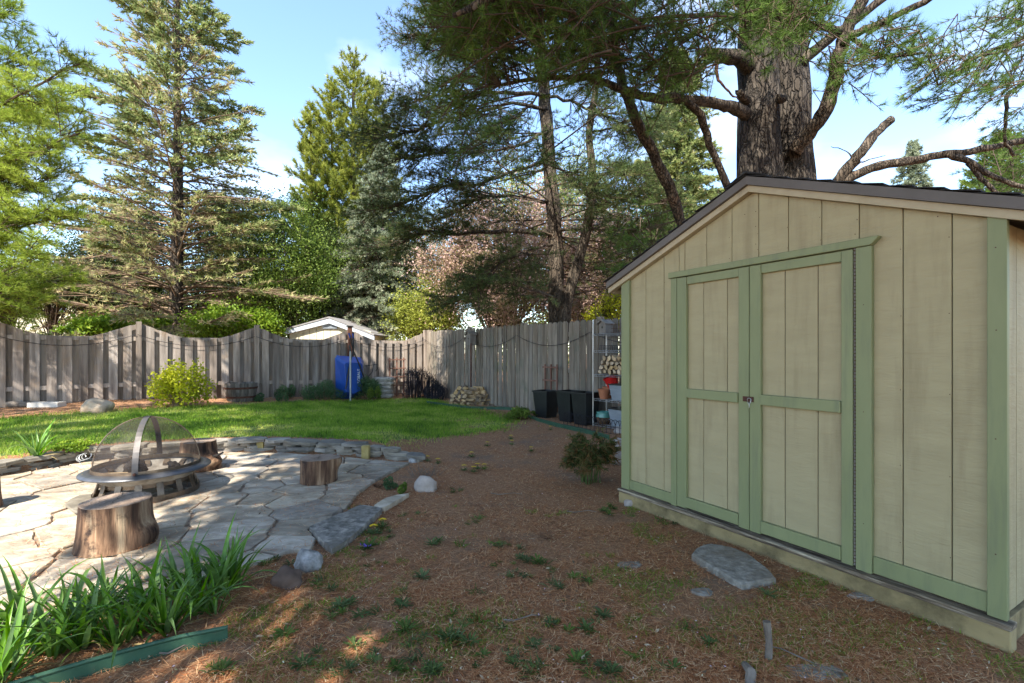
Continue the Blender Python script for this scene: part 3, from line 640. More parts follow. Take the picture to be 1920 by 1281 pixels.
while s_ < 9.1:
    w = .14; tz = 1.955 + random.uniform(-.015, .015); g = gr(s_) + random.uniform(-.02, .05); tl = random.uniform(-.006, .006)
    pts = [(s_, g), (s_ + w, g), (s_ + w + tl, tz - .035), (s_ + w - .035 + tl, tz), (s_ + .035 + tl, tz), (s_ + tl, tz - .035)]
    MB().prism(pts, -rn * .03, -rn * .01).build('picket', M_fence2, rf)
    s_ += w + random.choice([.01, .016, .024, .036])
# string light wires swagged along both fences
def swag(d, s0, s1, z, sag, out):
    pts = []
    for i in range(13):
        t = i / 12; s_ = s0 + (s1 - s0) * t; p = fence_pt(s_, d, out); pts.append((p[0], p[1], z - sag * (1 - (2 * t - 1) ** 2)))
    return pts
for d, lab, n_, o_ in ((FL, 'thin dark wire swagged along the scalloped board fence', NP, .09), (FR, 'thin dark wire swagged along the picket fence', 4, .03)):
    p = fence_pt(0, d, .06); e = empty('fence_wire', (p[0], p[1], 1.7), label=lab, cat='wire', group='wires swagged along the fences')
    for k in range(n_):
        MB().tube(swag(d, k * SP + .05, (k + 1) * SP + .02, 1.72, .24, o_), .005, 4).build('wire', M_blackwire, e, world=True)
        

# ------------------------------------------------------------------ trees
def limb(b, pts, r0, r1, n=8, sub=3, jit=.02, wob=.3):
    """smooth tapered limb through pts, returns the sampled points"""
    pts = [Vector(p) for p in pts]; out = []
    for i in range(len(pts) - 1):
        p0 = pts[max(i - 1, 0)]; p1 = pts[i]; p2 = pts[i + 1]; p3 = pts[min(i + 2, len(pts) - 1)]
        for k in range(sub):
            t = k / sub; q = .5 * ((2 * p1) + (p2 - p0) * t + (2 * p0 - 5 * p1 + 4 * p2 - p3) * t * t + (3 * p1 - p0 - 3 * p2 + p3) * t ** 3)
            if 0 < i + k: q = q + Vector([random.uniform(-jit, jit) for _ in range(3)])
            out.append(q)
    out.append(pts[-1]); m = len(out)
    b.tube(out, [r0 + (r1 - r0) * (i / (m - 1)) ** .8 for i in range(m)], n, True, wob); return out
def finish_tree(root, wood, tufts, wm, fm, seg=None, segm=None):
    """tufts: list of (V,F,T) in world space"""
    o = Vector(root.location)
    if wood.v: wood.build('trunk', wm, root, world=True, smooth=True)
    if seg:
        V, Fc, _ = cat3(seg); link('twigs', npmesh('twigs', V - np.array(o), Fc), segm or M_twig, root)
    if tufts:
        V, Fc, T = cat3(tufts); link('crown', npmesh('crown', V - np.array(o), Fc, T), fm, root)
def spruce(root, base, Ht, rad, nbr, fm, wm=M_bark2, z0=.06, tuft=(.13, .03, 7), dens=1.0, up=.1, droop=.25, bare=.0, dry=0.0, pw=.85, trunk_r=None, shade=None, tw=M_twig, lat=.34, per=26, jag=.22):
    base = Vector(base); wood = MB(); tr = trunk_r or Ht * .014
    wood.tube([base + Vector((random.uniform(-.04, .04), random.uniform(-.04, .04), Ht * t)) for t in np.linspace(-.01, 1, 9)], [tr * (1.15 - t) for t in np.linspace(0, 1, 9)], 9, True, .3)
    A = []; B = []; RA = []; P = []; D = []; T = []
    for i in range(nbr):
        t = z0 + (1 - z0) * ((i + rng.uniform()) / nbr) ** 1.15; az = i * 2.39996 + rng.normal() * .25
        Lb = rad * (1 - t) ** pw * rng.uniform(1 - jag * 1.4, 1 + jag * .7) + .12; h = Ht * t
        dv = np.array([math.cos(az), math.sin(az), 0]); sd = np.array([-dv[1], dv[0], 0]); tp = up + .5 * max(0, t - .6) + rng.normal() * .14
        q0 = np.array(base) + [0, 0, h]; m = 6
        pt = lambda f: q0 + dv * Lb * f + np.array([0, 0, 1]) * (tp * Lb * f - droop * Lb * f * f + .12 * Lb * max(0, f - .7))
        for k in range(m):
            A.append(pt(k / m)); B.append(pt((k + 1) / m)); RA.append(.007 + .012 * Lb * (1 - k / m) * .8)
        nt_ = int(per * dens * (Lb / rad + .15)); isdry = rng.uniform() < dry * (1 - t) * 1.6
        for k in range(nt_):
            f = bare + (1 - bare) * rng.uniform() ** .7; wl_ = lat * Lb * (1.05 - f) + .08; s_ = rng.uniform(-1, 1)
            a = pt(max(0, f - .16)); e = pt(f) + sd * s_ * wl_ + np.array([0, 0, -.06 * abs(s_) * Lb * .3 + rng.normal() * .05])
            A.append(a); B.append(e); RA.append(.005)
            if isdry and rng.uniform() < .75: continue
            v = e - a; ln_ = np.linalg.norm(v); nn = 2 if ln_ > .25 else 1
            for u_ in np.linspace(.5, 1, nn + 1):
                P.append(a + v * u_); D.append(v / ln_ + [0, 0, .15]); T.append(np.clip((.78 if isdry else .42) + rng.normal() * .2 + .15 * (f - .5), 0, 1))
    N_ = len(P); RA = np.array(RA)
    fo = needles(P, D, tuft[2], tuft[0], tuft[1], .55, T) if N_ else None
    finish_tree(root, wood, [fo] if N_ else [], wm, fm, [segs(A, B, RA, RA * .75, 3)], tw)
def bough(start, dv, Lb, P, D, T, A, B, RA, tl=.0, droop=.15, tip=1.0, every=.09, curl=.25, side=.34, ntuft=4, tv=.45):
    """one pine bough: a drooping twig with side twigs that end in needle tufts"""
    dv = np.array(dv, float); dv /= np.linalg.norm(dv); sd = np.cross(dv, [0, 0, 1]); sd = sd / max(np.linalg.norm(sd), .01)
    f_ = lambda f: np.array(start) + dv * Lb * f + np.array([0, 0, -droop * Lb * f * f + curl * Lb * max(0, f - .6) ** 2])
    m = 5
    for k in range(m): A.append(f_(k / m)); B.append(f_((k + 1) / m)); RA.append(.004 + .011 * Lb * (1 - k / m))
    n_ = max(3, int(Lb / every)); base_t = tv + rng.normal() * .12
    for k in range(n_):
        f = tl + (1 - tl) * (k + rng.uniform()) / n_; s_ = 1 if k % 2 else -1
        a = f_(f); ln_ = Lb * side * (1.15 - f) * rng.uniform(.6, 1.2) + .06
        v = sd * s_ * .8 + dv * .75 + np.array([0, 0, rng.normal() * .22 + .08]); v /= np.linalg.norm(v); e = a + v * ln_
        A.append(a); B.append(e); RA.append(.005)
        for u_ in np.linspace(.35, 1, ntuft):
            P.append(a + (e - a) * u_); D.append(v + [0, 0, .18]); T.append(np.clip(base_t + rng.normal() * .1 + .12 * (u_ - .5), 0, 1))
    P.append(f_(1)); D.append(dv + [0, 0, .2]); T.append(base_t)

# --- the big double-stemmed pine behind the shed
bp_base = at(1452, 660, 7.6); bp_base.z = 0
big = empty('big_pine_tree', bp_base, label='massive double-stemmed pine standing right behind the shed', cat='tree')
random.seed(21); rng = np.random.default_rng(21)
Y0 = 7.6
b = MB()
for xs_, r, wo_ in (([(1425, 740), (1424, 400), (1424, 330), (1421, 240), (1423, 180), (1420, 120), (1422, 60), (1428, -60), (1430, -260)], .33, .0), ([(1486, 740), (1486, 400), (1486, 330), (1482, 240), (1484, 180), (1480, 120), (1482, 60), (1476, -60), (1478, -260)], .31, .12)):
    pts = [at(x, y, Y0 + wo_) for x, y in xs_]; m = len(pts)
    pp = []; 
    for a_, c_ in zip(pts, pts[1:]):
        for k in range(6): pp.append(a_.lerp(c_, k / 6))
    pp.append(pts[-1]); m = len(pp)
    rr = [r * (1.25 - .35 * min(1, i / (m * .35)) - .25 * max(0, i / m - .6)) for i in range(m)]
    base = len(b.v); nn = 40; 
    for i, p in enumerate(pp):
        for k in range(nn):
            a_ = 2 * math.pi * k / nn; ca, sa = math.cos(a_), math.sin(a_)
            lump = mnoise.noise(Vector((ca * 1.6, sa * 1.6, p.z * .9))) * .09 + mnoise.noise(Vector((ca * 5, sa * 5, p.z * 1.2))) * .05 + .025 * math.sin(a_ * 9 + p.z * .8 + 3 * mnoise.noise(Vector((ca, sa, p.z))))
            r_ = rr[i] * (1 + lump); b.v.append((p.x + ca * r_, p.y + sa * r_, p.z))
    for i in range(m - 1):
        for k in range(nn):
            a_ = base + i * nn + k; c_ = base + i * nn + (k + 1) % nn; b.f.append((a_, c_, c_ + nn, a_ + nn))
b.build('trunk', M_bark, big, world=True, smooth=True)
def wlimb(name, pxs, r0, r1, n=10, jit=.012, m=M_bark2, parent=big, **k):
    bb = MB(); q = limb(bb, [at(x, y, Y) for x, y, Y in pxs], r0, r1, n, 4, jit); bb.build(name, m, parent, world=True, smooth=True, **k); return q
LA = wlimb('limb', [(1400, 215, 7.4), (1375, 203, 7.1), (1340, 195, 6.8), (1280, 187, 6.4), (1200, 180, 6.1), (1120, 150, 5.9), (1060, 146, 5.8), (1012, 148, 5.7), (940, 160, 5.6)], .1, .018)
LB = wlimb('limb', [(1275, 182, 6.4), (1312, 215, 6.5), (1330, 270, 6.6), (1368, 360, 6.8)], .05, .05)
LC = wlimb('limb', [(1285, 440, 7.5), (1262, 370, 7.3), (1225, 290, 7.0), (1190, 220, 6.8), (1165, 150, 6.7), (1150, 60, 6.5), (1160, -60, 6.4)], .095, .05)
wlimb('broken_stub', [(1410, 130, 7.5), (1385, 110, 7.3), (1350, 105, 7.1), (1320, 97, 7.0)], .15, .075, label='broken limb stub with pale splintered end')
wlimb('splinter', [(1345, 112, 7.0), (1343, 140, 7.0), (1355, 160, 7.0), (1372, 176, 7.0), (1386, 188, 7.0)], .03, .008, 6, m=M_rust)
wlimb('knot', [(1465, 185, 7.3), (1466, 187, 7.1), (1458, 184, 7.0)], .075, .05)
wlimb('knot', [(1400, 190, 7.4), (1390, 180, 7.2), (1385, 170, 7.15)], .07, .05)
LD = wlimb('limb', [(1490, 285, 7.4), (1515, 250, 7.2), (1548, 205, 7.0), (1565, 150, 6.9), (1575, 100, 6.8), (1590, 50, 6.7), (1615, 5, 6.6), (1640, -70, 6.5)], .12, .07)
LE = wlimb('limb', [(1575, 90, 6.8), (1600, 65, 6.6), (1650, 45, 6.4), (1735, 2, 6.2), (1800, -40, 6.0)], .065, .03)
LF = wlimb('limb', [(1590, 60, 6.8), (1620, 90, 6.5), (1655, 105, 6.3), (1735, 100, 6.0)], .035, .012)
LG = wlimb('limb', [(1590, 58, 6.8), (1530, 50, 6.5), (1450, 35, 6.1), (1360, 28, 5.8), (1260, 32, 5.5), (1150, 45, 5.2)], .055, .015)
LH = wlimb('limb', [(1500, 120, 7.5), (1540, 85, 7.4), (1600, 40, 7.2), (1680, -20, 7.0)], .09, .05)
LI = wlimb('limb', [(1425, 20, 7.4), (1330, -40, 6.6), (1200, -60, 5.6), (1050, -40, 4.8), (930, -10, 4.4), (850, 30, 4.2)], .12, .02)
LJ = wlimb('limb', [(1430, -60, 7.4), (1250, -120, 6.0), (1050, -140, 4.6)], .12, .04)
P = []; D = []; T = []; A = []; B = []; RA = []
def spray_along(pts, n, Lr, dirf, droop=.3, **k):
    for _ in range(n):
        i = rng.integers(0, len(pts) - 1); s_ = np.array(pts[i].lerp(pts[i + 1], rng.uniform())); bough(s_, dirf(), rng.uniform(*Lr), P, D, T, A, B, RA, droop=droop, **k)
rd = lambda lx, ly, lz, v=.5: (lambda: np.array([lx, ly, lz]) + rng.normal(size=3) * v)
def zone(px0, px1, py0, py1, Y0_, Y1_, n, Lr, d_, v=.5, src=None, **k):
    for _ in range(n):
        e = at(rng.uniform(px0, px1), rng.uniform(py0, py1), rng.uniform(Y0_, Y1_)); dd = np.array(d_) + rng.normal(size=3) * v
        dd /= np.linalg.norm(dd); ln_ = rng.uniform(*Lr); s_ = np.array(e) - dd * ln_ * .5
        if src is not None:                      # the bough grows from the nearest limb
            q = min(src, key=lambda w: (w - Vector(s_)).length); 
            if (q - Vector(s_)).length < 1.3: A.append(np.array(q)); B.append(s_); RA.append(.006)
        bough(s_, dd, ln_, P, D, T, A, B, RA, **k)
K_ = dict(ntuft=3, every=.1)
zone(830, 1120, -60, 120, 4.4, 6.2, 110, (.5, .95), (-.8, -.2, -.1), .5, LI + LJ + LA, **K_)
zone(850, 1320, -40, 60, 4.6, 6.5, 90, (.5, .95), (-.8, -.2, -.1), .5, LI + LJ + LG, **K_)
zone(1040, 1330, 60, 150, 4.8, 6.4, 70, (.45, .85), (-.6, -.2, -.4), .5, LG + LI, **K_)
zone(1330, 1560, -50, 60, 5.2, 6.6, 75, (.4, .8), (0, -.5, -.3), .6, LG + LH, **K_)
zone(1380, 1500, 10, 85, 5.2, 6.4, 18, (.4, .6), (0, -.3, -.7), .4, LG, **K_)
zone(810, 960, 20, 200, 5.4, 6.8, 55, (.4, .8), (-.7, -.1, -.2), .5, LA + LI, **K_)
zone(1130, 1330, 120, 215, 6.0, 7.0, 20, (.35, .6), (-.2, -.2, -.6), .5, LA, **K_)
zone(860, 1080, 200, 330, 7.2, 8.0, 34, (.4, .7), (-.8, -.1, -.1), .5, **K_)
zone(1600, 1700, 30, 130, 6.0, 6.6, 20, (.3, .55), (.6, -.1, -.3), .5, LF + LE, **K_)
zone(1540, 1640, 100, 180, 6.2, 6.8, 16, (.3, .5), (.3, 0, -.6), .4, LF + LD, **K_)
zone(1200, 1380, 380, 480, 7.6, 8.4, 20, (.3, .6), (-.3, 0, -.2), .5, LC, **K_)
zone(1135, 1240, 420, 510, 8.0, 9.0, 34, (.4, .7), (-.3, 0, -.3), .5, LC, **K_)
RA = np.array(RA); V, Fc, T_ = needles(P, D, 17, .11, .0048, .55, T)
link('twigs', npmesh('twigs', (lambda q: q)(segs(A, B, RA, RA * .7, 4)[0]) - np.array(big.location), segs(A, B, RA, RA * .7, 4)[1]), M_twig, big)
link('crown', npmesh('crown', V - np.array(big.location), Fc, T_), M_pine, big)
# dead broken limb and long limb beyond the roof
dl = empty('leaning_pine_tree', at(1540, 660, 8.2) * Vector((1, 1, 0)) if False else Vector((5.4, 8.3, 0)), label='low spreading pine with a snapped off bare limb behind the shed roof', cat='tree')
wlimb('trunk', [(1545, 640, 8.3), (1548, 500, 8.3), (1552, 400, 8.3), (1560, 360, 8.3), (1575, 338, 8.2)], .16, .12, parent=dl)
wlimb('broken_limb', [(1568, 348, 8.2), (1590, 315, 8.1), (1612, 288, 8.0), (1640, 252, 8.0), (1672, 224, 8.0)], .1, .065, m=M_bark2, parent=dl, label='bare limb snapped off at its upper end')
wlimb('twig', [(1600, 300, 8.0), (1588, 285, 8.0), (1558, 275, 8.0)], .015, .005, 5, parent=dl); wlimb('twig', [(1612, 305, 8.0), (1630, 300, 8.0), (1660, 292, 8.0)], .015, .005, 5, parent=dl)
l1 = wlimb('limb', [(1560, 352, 8.2), (1600, 330, 8.1), (1650, 312, 8.0), (1720, 300, 7.9), (1772, 290, 7.8), (1840, 280, 7.7), (1930, 262, 7.6), (2050, 240, 7.6)], .09, .04, parent=dl)
l2 = wlimb('limb', [(1772, 290, 7.8), (1810, 300, 7.7), (1850, 325, 7.6), (1900, 345, 7.5), (1960, 360, 7.4)], .055, .03, parent=dl)
l3 = wlimb('limb', [(1815, 305, 7.7), (1850, 345, 7.6), (1885, 372, 7.5), (1940, 400, 7.5)], .04, .03, parent=dl)
l4 = wlimb('limb', [(1930, 150, 7.0), (1905, 165, 7.0), (1888, 182, 7.0), (1886, 225, 7.1), (1884, 262, 7.2), (1900, 292, 7.3)], .03, .02, 6, parent=dl)
l5 = wlimb('limb', [(2080, -20, 6.4), (1990, 40, 6.4), (1920, 72, 6.4), (1860, 95, 6.4), (1800, 125, 6.4), (1760, 160, 6.4)], .035, .012, 6, parent=dl)
l6 = wlimb('limb', [(2080, 10, 6.2), (1980, 60, 6.2), (1900, 90, 6.2), (1840, 105, 6.2)], .03, .012, 6, parent=dl)
P = []; D = []; T = []; A = []; B = []; RA = []
K_ = dict(ntuft=3, every=.1, side=.4)
zone(1640, 1770, 40, 115, 6.0, 6.6, 20, (.35, .65), (-.8, 0, -.4), .3, l5, **K_)
zone(1720, 1920, 100, 190, 6.0, 6.8, 40, (.35, .7), (-.8, 0, -.5), .3, l5 + l6, **K_)
zone(1830, 1960, 20, 130, 6.0, 6.8, 22, (.4, .8), (-.8, 0, -.3), .4, l5 + l6, **K_)
zone(1890, 1990, -40, 60, 6.0, 7.0, 16, (.4, .8), (-.6, 0, -.2), .4, l5 + l6, **K_)
zone(1870, 1950, 180, 240, 6.6, 7.4, 6, (.25, .5), (-.4, 0, -.3), .4, l4, **K_)
zone(1860, 1990, 240, 380, 8.2, 9.5, 60, (.4, .8), (-.5, 0, -.1), .6, l1 + l2, **K_)
zone(1800, 1870, 310, 370, 8.4, 9.5, 9, (.3, .5), (-.5, 0, -.1), .6, l2, **K_)
RA = np.array(RA); q_ = segs(A, B, RA, RA * .7, 3)
link('twigs', npmesh('twigs', q_[0] - np.array(dl.location), q_[1]), M_twig, dl)
V, Fc, T_ = needles(P, D, 15, .115, .005, .5, T); link('crown', npmesh('crown', V - np.array(dl.location), Fc, T_), M_pine, dl)

# --- dark two-stemmed pine just beyond the picket fence
c0 = at(1045, 660, 11.4); c0.z = 0
dp = empty('dark_pine_tree', c0, label='dark two-stemmed pine with layered bare-based limbs just beyond the picket fence', cat='tree')
random.seed(31); rng = np.random.default_rng(31)
t1 = wlimb('trunk', [(1050, 760, 11.4), (1046, 640, 11.4), (1044, 560, 11.4), (1042, 470, 11.4), (1034, 350, 11.4), (1024, 220, 11.4), (1015, 120, 11.3), (1008, 0, 11.3), (1003, -120, 11.3)], .24, .1, 16, .01, parent=dp)
t2 = wlimb('trunk', [(1052, 640, 11.3), (1062, 572, 11.25), (1082, 500, 11.2), (1104, 410, 11.2), (1112, 340, 11.2), (1105, 250, 11.2), (1118, 160, 11.2), (1122, 60, 11.2)], .165, .06, 14, .01, parent=dp)
P = []; D = []; T = []; A = []; B = []; RA = []
lims = [(1030, 500, [(970, 503), (925, 520), (880, 545), (830, 572)], .05), (1030, 436, [(950, 434), (860, 440), (800, 436), (740, 458), (700, 470)], .075), (1030, 380, [(960, 368), (900, 372), (850, 400), (800, 415)], .045),
        (1028, 176, [(950, 174), (880, 178), (800, 182), (750, 200)], .06), (1026, 205, [(960, 195), (900, 212), (830, 225), (760, 250), (700, 262)], .05), (1030, 300, [(970, 320), (900, 345), (830, 350), (760, 380), (700, 395)], .05),
        (1036, 330, [(1060, 328), (1090, 345), (1120, 370)], .03), (1040, 430, [(1080, 430), (1140, 428), (1200, 432), (1230, 425)], .05), (1030, 240, [(980, 270), (910, 285), (820, 290), (740, 300)], .045),
        (1020, 120, [(960, 100), (880, 90), (800, 70), (760, 65)], .045), (1015, 60, [(950, 30), (880, 10), (820, 20)], .05), (1040, 460, [(990, 470), (930, 500), (890, 540)], .03), (1110, 360, [(1150, 372), (1200, 368), (1250, 380)], .04),
        (1105, 250, [(1150, 240), (1200, 250), (1240, 230)], .035), (1022, 180, [(1070, 190), (1130, 215), (1180, 240)], .05), (1112, 300, [(1150, 320), (1190, 330)], .03), (1012, 0, [(1080, -20), (1150, 0)], .05), (1020, 150, [(1000, 190), (950, 240), (930, 250)], .03)]
allp = []
for x0, y0, pp_, r in lims:
    yy = 11.3; dy = rng.uniform(-2.2, 1.2); n_ = len(pp_)
    q = wlimb('limb', [(x0, y0, yy)] + [(x, y, yy + dy * (i + 1) / n_) for i, (x, y) in enumerate(pp_)], r * .85, .018, 7, .03, parent=dp)
    allp.append(q)
    for k in range(int(62 + 11 * n_)):
        f = rng.uniform(.22, 1) ** .75; i = min(int(f * (len(q) - 1)), len(q) - 2); s_ = np.array(q[i]); dv = np.array(q[i + 1] - q[i]); dv /= np.linalg.norm(dv)
        bough(s_, dv * .7 + rng.normal(size=3) * [.55, .7, .35] + [0, 0, .05], rng.uniform(.45, 1.15) * (1.25 - .5 * f), P, D, T, A, B, RA, tl=.45, droop=.05, every=.15, ntuft=2, side=.36)
for k in range(60):                                # limbs towards the viewer and away
    i = rng.integers(8, len(t1) - 2); s_ = np.array(t1[i]); a_ = rng.uniform(0, 6.28); Lb = rng.uniform(1.2, 2.8); dv = np.array([math.cos(a_), math.sin(a_), rng.uniform(-.1, .25)])
    e = s_ + dv * Lb; A.append(s_); B.append(e); RA.append(.025)
    for j_ in range(7): bough(s_ + dv * Lb * rng.uniform(.45, 1), dv * .6 + rng.normal(size=3) * .5, rng.uniform(.4, .9), P, D, T, A, B, RA, tl=.45, droop=.05, every=.15, ntuft=2)
for k in range(60):                                # dead bare twigs low down
    q = allp[rng.integers(0, len(allp))]; i = rng.integers(1, len(q) - 1); s_ = np.array(q[i]); e = s_ + rng.normal(size=3) * [.5, .4, .4]; A.append(s_); B.append(e); RA.append(.008)
RA = np.array(RA); q_ = segs(A, B, RA, RA * .6, 3)
link('twigs', npmesh('twigs', q_[0] - np.array(dp.location), q_[1]), M_twig, dp)
V, Fc, T_ = needles(P, D, 13, .12, .0085, .7, T); link('crown', npmesh('crown', V - np.array(dp.location), Fc, T_), M_darkpine, dp)

# --- bright soft pine whose boughs enter at the left edge
lp = empty('soft_pine_tree', Vector((-12.4, 9.4, 0)), label='bright green soft-needled pine reaching in from the left edge', cat='tree')
random.seed(41); rng = np.random.default_rng(41)
b = MB(); limb(b, [(-12.4, 9.4, 0), (-12.35, 9.4, 4), (-12.3, 9.4, 9), (-12.3, 9.4, 13)], .3, .08, 12); b.build('trunk', M_bark2, lp, world=True, smooth=True)
P = []; D = []; T = []; A = []; B = []; RA = []
lev = [(40, 110, 1.0), (90, 190, 1.25), (60, 270, 1.1), (150, 120, .7), (20, 20, .8), (110, 330, 1.0), (30, 420, 1.0), (120, 400, 1.1), (70, 480, 1.1), (10, 540, .9), (110, 520, .8), (-60, 200, 1.2), (-60, 420, 1.2), (-70, 60, 1), (20, 330, 1), (150, 250, .8), (-100, 560, 1), (60, 565, .7)]
for px, py, sc in lev:
    e = at(px, py, rng.uniform(8.2, 9.6)); s_ = Vector((-12.3, 9.4, e.z - .8)); bb = MB(); mid = s_.lerp(e, .5) + Vector((0, 0, -.15))
    q = limb(bb, [s_, mid, e], .045, .012, 6, 5, .03); bb.build('limb', M_twig, lp, world=True)
    for k in range(62):
        f = rng.uniform(.35, 1.0); i = min(int(f * (len(q) - 1)), len(q) - 2); dv = np.array(e - s_) / (e - s_).length
        bough(np.array(q[i]) + rng.normal(size=3) * .05, dv * .8 + rng.normal(size=3) * [.5, .5, .45] + [0, 0, .15], rng.uniform(.4, .85) * sc, P, D, T, A, B, RA, tl=.25, droop=.1, every=.1, ntuft=3, tv=.55)
RA = np.array(RA); q_ = segs(A, B, RA, RA * .6, 3); link('twigs', npmesh('twigs', q_[0] - np.array(lp.location), q_[1]), M_twig, lp)
V, Fc, T_ = needles(P, D, 11, .14, .0085, .55, T); link('crown', npmesh('crown', V - np.array(lp.location), Fc, T_), M_pinelight, lp)

def tbase(px, Y): v = at(px, 660, Y); v.z = 0; return v
# --- conifers beyond the fence
rng = np.random.default_rng(51); random.seed(51)
b0 = tbase(332, 15.5)
spruce(empty('spruce_tree', b0, label='tall sunlit spruce with see-through brown lower branches behind the board fence', cat='tree'), b0, 15.2, 4.3, 380, M_spruce, dens=1.7, z0=.1, tuft=(.17, .042, 7), dry=.75, trunk_r=.2, bare=.3, droop=.2, up=.25, pw=.66, tw=M_drytwig, lat=.36, jag=.38)
b0 = tbase(662, 23)
yp = empty('yellow_green_pine_tree', b0, label='tall yellow-green pine with upswept shoots against the blue sky', cat='tree')
spruce(yp, b0, 15.4, 3.4, 200, M_yellowpine, dens=1.05, z0=.18, tuft=(.22, .028, 10), up=.6, droop=-.1, bare=.12, pw=.6, trunk_r=.25, jag=.45)
for px_, Y_, H_, r_, lab_ in ((583, 22, 12.6, 1.5, 'slim yellow-green pine spire at the left of the tall yellow-green pine'), (622, 22.5, 14.0, 1.9, 'yellow-green pine spire just left of the tallest yellow-green one'), (705, 23.5, 14.6, 2.2, 'yellow-green pine spire right of the tallest one, behind the silvery spruce')):
    b0 = tbase(px_, Y_); spruce(empty('yellow_green_pine_tree', b0, label=lab_, cat='tree'), b0, H_, r_, 110, M_yellowpine, dens=1.2, z0=.25, tuft=(.22, .028, 10), up=.7, droop=-.1, bare=.1, pw=.6, trunk_r=.15, jag=.5)
b0 = tbase(716, 18.5)
spruce(empty('blue_spruce_tree', b0, label='silvery blue-green spruce with dark bare lower trunk beside the neighbouring shed', cat='tree'), b0, 9.3, 2.5, 220, M_bluespruce, dens=1.7, z0=.22, tuft=(.12, .035, 8), up=.2, droop=.35, dry=.3, trunk_r=.2, pw=.7)
b0 = tbase(688, 19)
spruce(empty('blue_spruce_tree', b0, label='second slimmer dark spruce trunk left of the silvery spruce', cat='tree'), b0, 7.6, 2.3, 130, M_bluespruce, dens=1.3, z0=.3, tuft=(.12, .035, 8), up=.1, droop=.35, dry=.4, trunk_r=.2, pw=.7, tw=M_drytwig)
b0 = tbase(1272, 15)
spruce(empty('olive_spruce_tree', b0, label='olive spruce rising between the dark pine and the big trunk', cat='tree'), b0, 10.7, 2.3, 240, M_spruce, dens=1.9, z0=.2, tuft=(.14, .036, 8), up=.15, droop=.2, dry=.25, trunk_r=.18, pw=.6)
b0 = tbase(1712, 21)
spruce(empty('distant_spruce_tree', b0, label='small pale spruce tip above the right end of the shed roof', cat='tree'), b0, 10.5, 3.0, 200, M_bluespruce, dens=1.7, z0=.4, tuft=(.14, .04, 8), up=.15, droop=.2, trunk_r=.15, pw=.9)
b0 = tbase(1880, 15)
spruce(empty('right_edge_spruce_tree', b0, label='green conifer at the right edge above the shed roof', cat='tree'), b0, 8.1, 2.2, 150, M_green, dens=1.7, z0=.4, tuft=(.15, .03, 9), up=.3, droop=.1, trunk_r=.15, pw=.6)

def leafy(root, base, blobs, fm, size, nleaf, trunk_top, tr=.12, wm=M_bark2, branches=30, up=.4, hole=.35, asp=.6, tw=M_twig, fork=2, tvar=.12):
    """leafy crown: leaves spread in noisy clumps through ellipsoids, carried on forking wood"""
    base = Vector(base); wood = MB(); top = Vector(trunk_top); q = limb(wood, [base, base.lerp(top, .5) + Vector((random.uniform(-.1, .1), random.uniform(-.1, .1), 0)), top], tr, tr * .45, 9, 4, .02)
    nleaf = int(nleaf * 1.9); size = size * 1.35; Ps = []; A = []; B = []; RA = []; tot = sum(b_[3] * b_[4] * b_[5] for b_ in blobs); T = []
    for (cx, cy, cz, rx, ry, rz) in blobs:
        n_ = int(nleaf * rx * ry * rz / tot); m = max(4, int(branches * rx * ry * rz / tot)); C = []
        for k in range(m):
            u_ = rng.normal(size=3); u_ /= np.linalg.norm(u_); c = np.array([cx, cy, cz]) + u_ * [rx, ry, rz] * rng.uniform(.35, .95) ** .6
            C.append(c); s_ = np.array(q[rng.integers(len(q) // 2, len(q))]); md = (s_ + c) / 2 + rng.normal(size=3) * .12 * rx + [0, 0, .1 * rz]
            A += [s_, md]; B += [md, c]; RA += [tr * .28, tr * .16]
            for j_ in range(fork): e = c + rng.normal(size=3) * .3 * min(rx, rz); A.append(c); B.append(e); RA.append(tr * .08); C.append(e)
        C = np.array(C); idx = rng.integers(0, len(C), n_); ct = rng.normal(size=len(C)) * .16 + .45
        sg = .34 * (rx * ry * rz) ** (1 / 3) * (1 - hole * .5); p = C[idx] + rng.normal(size=(n_, 3)) * sg * rng.uniform(.3, 1.2, (n_, 1)); Ps.append(p); T.append(ct[idx])
    P_ = np.concatenate(Ps); T = np.concatenate(T); k = P_[:, 2] > .03; P_ = P_[k]; T = T[k]
    finish_tree(root, wood, [leaves(P_, size, np.clip(T, 0, 1), up, asp, tvar)], wm, fm, [segs(A, B, RA, np.array(RA) * .6, 4)], tw)
def blob(px, py, Y, rp, rz=None, ry=None):
    c = at(px, py, Y); r = rp * Y / F; return (c.x, c.y, c.z, r, (ry or rp) * Y / F, (rz or rp) * Y / F)
rng = np.random.default_rng(61); random.seed(61)
